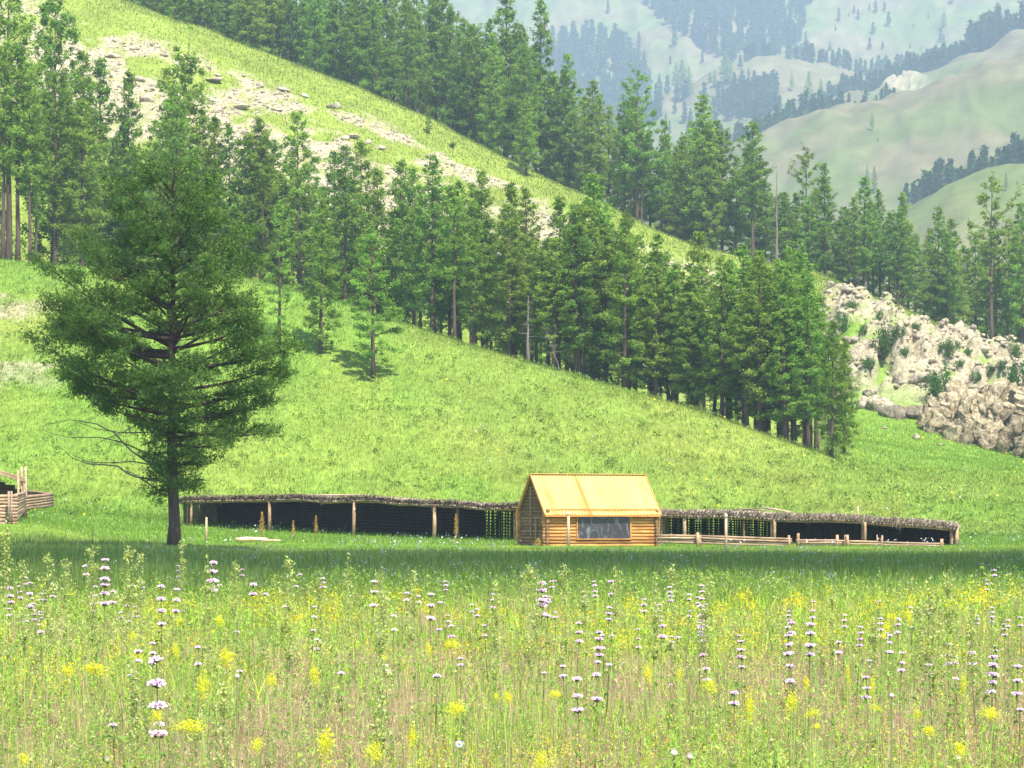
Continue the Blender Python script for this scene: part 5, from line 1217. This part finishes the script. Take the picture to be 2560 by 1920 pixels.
# thistle-like round buds and one bluish daisy
def bud(px, py, wpx, label, c=(.55, .62, .42), top=(.55, .48, .42)):
    d = 11.0; x, y = at(px, d); z = gz1(x, y); H = zof(py, d) - z; r = wpx / F * d / 2; t = empty('thistle', (x, y, z))
    m = MB(); m.cur = (.22, .26, .10); m.tube([(.02, 0, -.05), (0, 0, H * .5), (0, 0, H)], [.005, .004, .004], 5, False); m.build('stem', M_stem, t)
    m = MB(); m.cur = c; m.tube([(0, 0, H - r), (0, 0, H - r * .6), (0, 0, H), (0, 0, H + r * .6)], [r * .3, r * .9, r, r * .55], 10); m.build('bud', M_stem, t)
    m = MB(); m.cur = top
    for k in range(26):
        a = k * 2.4; q = r * .5 * math.sqrt(k / 26) * 1.3; m.add([(math.cos(a) * q - .001, math.sin(a) * q, H + r * .55), (math.cos(a) * q + .001, math.sin(a) * q, H + r * .55), (math.cos(a) * q * 1.5, math.sin(a) * q * 1.5, H + r * 1.3)], [(0, 1, 2)])
    m.build('florets', M_petal, t); tag(t, label, 'thistle')
bud(1685, 1882, 19, 'pale round thistle head near the bottom right of centre')
bud(1725, 1892, 18, 'pale brown thistle head right of the roundest one', (.45, .42, .32))
bud(2395, 1896, 17, 'round green bud near the bottom right corner')
bud(593, 1690, 13, 'small whitish bud beside the yellow clumps', (.5, .55, .4))
bud(2229, 1738, 13, 'small pinkish bud right of the bare reddish patch', (.6, .5, .45))
bud(268, 1900, 16, 'dark green bud at the bottom left', (.25, .33, .16))
def daisy(px, py, wpx):
    d = 10.5; x, y = at(px, d); z = gz1(x, y); H = zof(py, d) - z; r = wpx / F * d / 2; t = empty('daisy', (x, y, z))
    m = MB(); m.cur = (.2, .28, .1); m.tube([(0, 0, -.05), (0, 0, H)], [.004, .003], 5, False); m.build('stem', M_stem, t)
    m = MB(); N_ = Vector((.1, -.8, .6)).normalized(); U_ = N_.cross(Vector((0, 0, 1))).normalized(); W_ = N_.cross(U_)
    for k in range(16):
        a = k * 6.283 / 16; dv = U_ * math.cos(a) + W_ * math.sin(a); sv = U_ * -math.sin(a) + W_ * math.cos(a); p = Vector((0, 0, H)); m.cur = (.50, .52, .72)
        m.add([p + dv * r * .2, p + dv * r * .6 + sv * r * .13 + N_ * .002, p + dv * r, p + dv * r * .6 - sv * r * .13 + N_ * .002], [(0, 1, 2, 3)])
    m.build('petals', M_petal, t)
    m = MB(); m.cur = (.85, .68, .1); p = Vector((0, 0, H)); m.tube([p, p + N_ * .006, p + N_ * .010], [r * .26, r * .24, r * .1], 8); m.build('centre', M_petal, t)
    tag(t, 'pale blue daisy with a yellow centre near the bottom middle', 'flower')
daisy(1148, 1860, 24)
# dock spikes by the left shed
def dock(px, d, ytop, w, label):
    x, y = at(px, d); z = gz1(x, y); H = zof(ytop, d) - z; t = empty('dock_plant', (x, y, z)); r_ = np.random.default_rng(int(px)); m = MB(); m.cur = (.35, .22, .08)
    for k in range(4): m.tube([(0, 0, -.05), (r_.normal(0, .10), r_.normal(0, .06), H * r_.uniform(.7, .95))], [.008, .004], 5, False)
    m.build('stems', M_stem, t); C = np.stack([r_.normal(0, w / F * d * .34, 420), r_.normal(0, .1, 420), H * (.35 + .65 * r_.uniform(0, 1, 420))], 1); C[:, :2] *= (1.2 - C[:, 2:3] / H)
    V = leaf_cloud(C, r_.uniform(.03, .07, len(C)), 0); link(bpy.data.objects.new('seed_spike', mesh_tris('seed_spike', V, np.arange(len(V)).reshape(-1, 3), M_grass, np.repeat(mixc([(.62, .38, .10), (.50, .26, .08), (.55, .45, .12)], len(C)), 3, 0))), t)
    tag(t, label, 'weed')
dock(655, 137, 1280, 16, 'orange brown dock plant before the first bay of the left shed')
dock(790, 137, 1288, 9, 'small rusty dock plant before the second bay of the left shed')
dock(1140, 133, 1286, 10, 'mossy brown dock plant beside the right part of the left shed')
dock(1345, 122, 1346, 18, 'orange dry weeds at the left corner of the cabin')
dock(733, 137, 1302, 6, 'little rusty seedling stalk between the two shed posts')

# ------------------------------------------------------------------ unseen cloudlike mesh shaped to shade the middle of the meadow, haze, light
AZ = math.radians(26); EL = math.radians(60)
SUN = Vector((math.cos(EL) * math.sin(AZ), -math.cos(EL) * math.cos(AZ), math.sin(EL)))
def shade_cloud():
    zc = 860.0; k = zc / SUN.z; cx, cy = SUN.x * k, SUN.y * k; rd = random.Random(2)
    import bmesh
    bm = bmesh.new()
    for i in range(46):
        X_ = -120 + 240 * i / 45; q = X_ / 60
        y_near, y_far = 44 + 5 * math.sin(X_ * .23) + rd.uniform(-5, 5), min(118, max(82, 101 - .62 * X_)) + 4 * math.sin(X_ * .31 + 1) + rd.uniform(-5, 5)
        if abs(X_) > 100: m_ = (y_near + y_far) / 2; y_near = m_ - 12; y_far = m_ + 12
        for j in range(5):
            f = j / 4; r = 9 if 0 < j < 4 else 7; yy = y_near + r * .9 + (y_far - y_near - 1.8 * r) * f
            M = Matrix.Translation((cx + X_, cy + yy, zc + rd.uniform(-3, 5))) @ Matrix.Diagonal((1, 1, .7, 1))
            bmesh.ops.create_icosphere(bm, subdivisions=2, radius=r * rd.uniform(.95, 1.1), matrix=M)
    me = bpy.data.meshes.new('shade_cloud'); bm.to_mesh(me); bm.free()
    m, nt, out = newmat('shade_cloud'); b = nd(nt, 'ShaderNodeBsdfDiffuse'); b.inputs[0].default_value = (.9, .9, .9, 1); tp = nd(nt, 'ShaderNodeBsdfTransparent'); ms = nd(nt, 'ShaderNodeMixShader'); ms.inputs[0].default_value = .14; nt.links.new(tp.outputs[0], ms.inputs[1]); nt.links.new(b.outputs[0], ms.inputs[2]); nt.links.new(ms.outputs[0], out.inputs[0]); me.materials.append(m)
    o = link(bpy.data.objects.new('shade_cloud', me)); tag(o, 'unseen cloudlike shape added high behind the viewer to shade the meadow', kind='structure')
shade_cloud()
HZ_TOP = 760.0
m, nt, out = newmat('haze'); v = nd(nt, 'ShaderNodeVolumePrincipled'); v.inputs['Density'].default_value = .00022; v.inputs['Color'].default_value = (.60, .77, 1.0, 1); v.inputs['Anisotropy'].default_value = 0.0
nt.links.new(v.outputs[0], out.inputs['Volume'])
hz = MB(); hz.box((0, 1500, (HZ_TOP - 30) / 2), (3600, 3700, HZ_TOP + 30)); o = hz.build('haze', m); tag(o, 'thin bluish haze over the valley', kind='stuff')

w = bpy.data.worlds.new('World'); S.world = w; w.use_nodes = True; nt = w.node_tree
sky = nt.nodes.new('ShaderNodeTexSky'); sky.sky_type = 'NISHITA'; sky.sun_disc = False; sky.sun_elevation = EL; sky.sun_rotation = math.pi - AZ; sky.altitude = 1200
bg = nt.nodes['Background']; nt.links.new(sky.outputs[0], bg.inputs[0]); bg.inputs[1].default_value = .11
ld = bpy.data.lights.new('sun', 'SUN'); ld.energy = 4.5; ld.angle = math.radians(.5); ld.color = (1, .93, .82)
lo = link(bpy.data.objects.new('sun', ld)); lo.rotation_euler = (-SUN).to_track_quat('-Z', 'Y').to_euler(); lo.location = (0, 0, 50)
cd = bpy.data.cameras.new('camera'); cd.sensor_width = 36; cd.lens = 36 * F / 2560; cd.shift_y = (HY - 960) / 2560; cd.clip_start = .5; cd.clip_end = 9000
co = link(bpy.data.objects.new('camera', cd)); co.location = (0, 0, CZ); co.rotation_euler = (math.pi / 2, 0, 0); S.camera = co
S.view_settings.view_transform = 'Standard'; S.view_settings.look = 'None'; S.view_settings.exposure = 1.5; S.view_settings.gamma = 1
S.render.engine = 'CYCLES'
S.cycles.use_denoising = True
S.cycles.max_bounces = 6; S.cycles.diffuse_bounces = 3; S.cycles.glossy_bounces = 2; S.cycles.transmission_bounces = 3; S.cycles.volume_bounces = 1
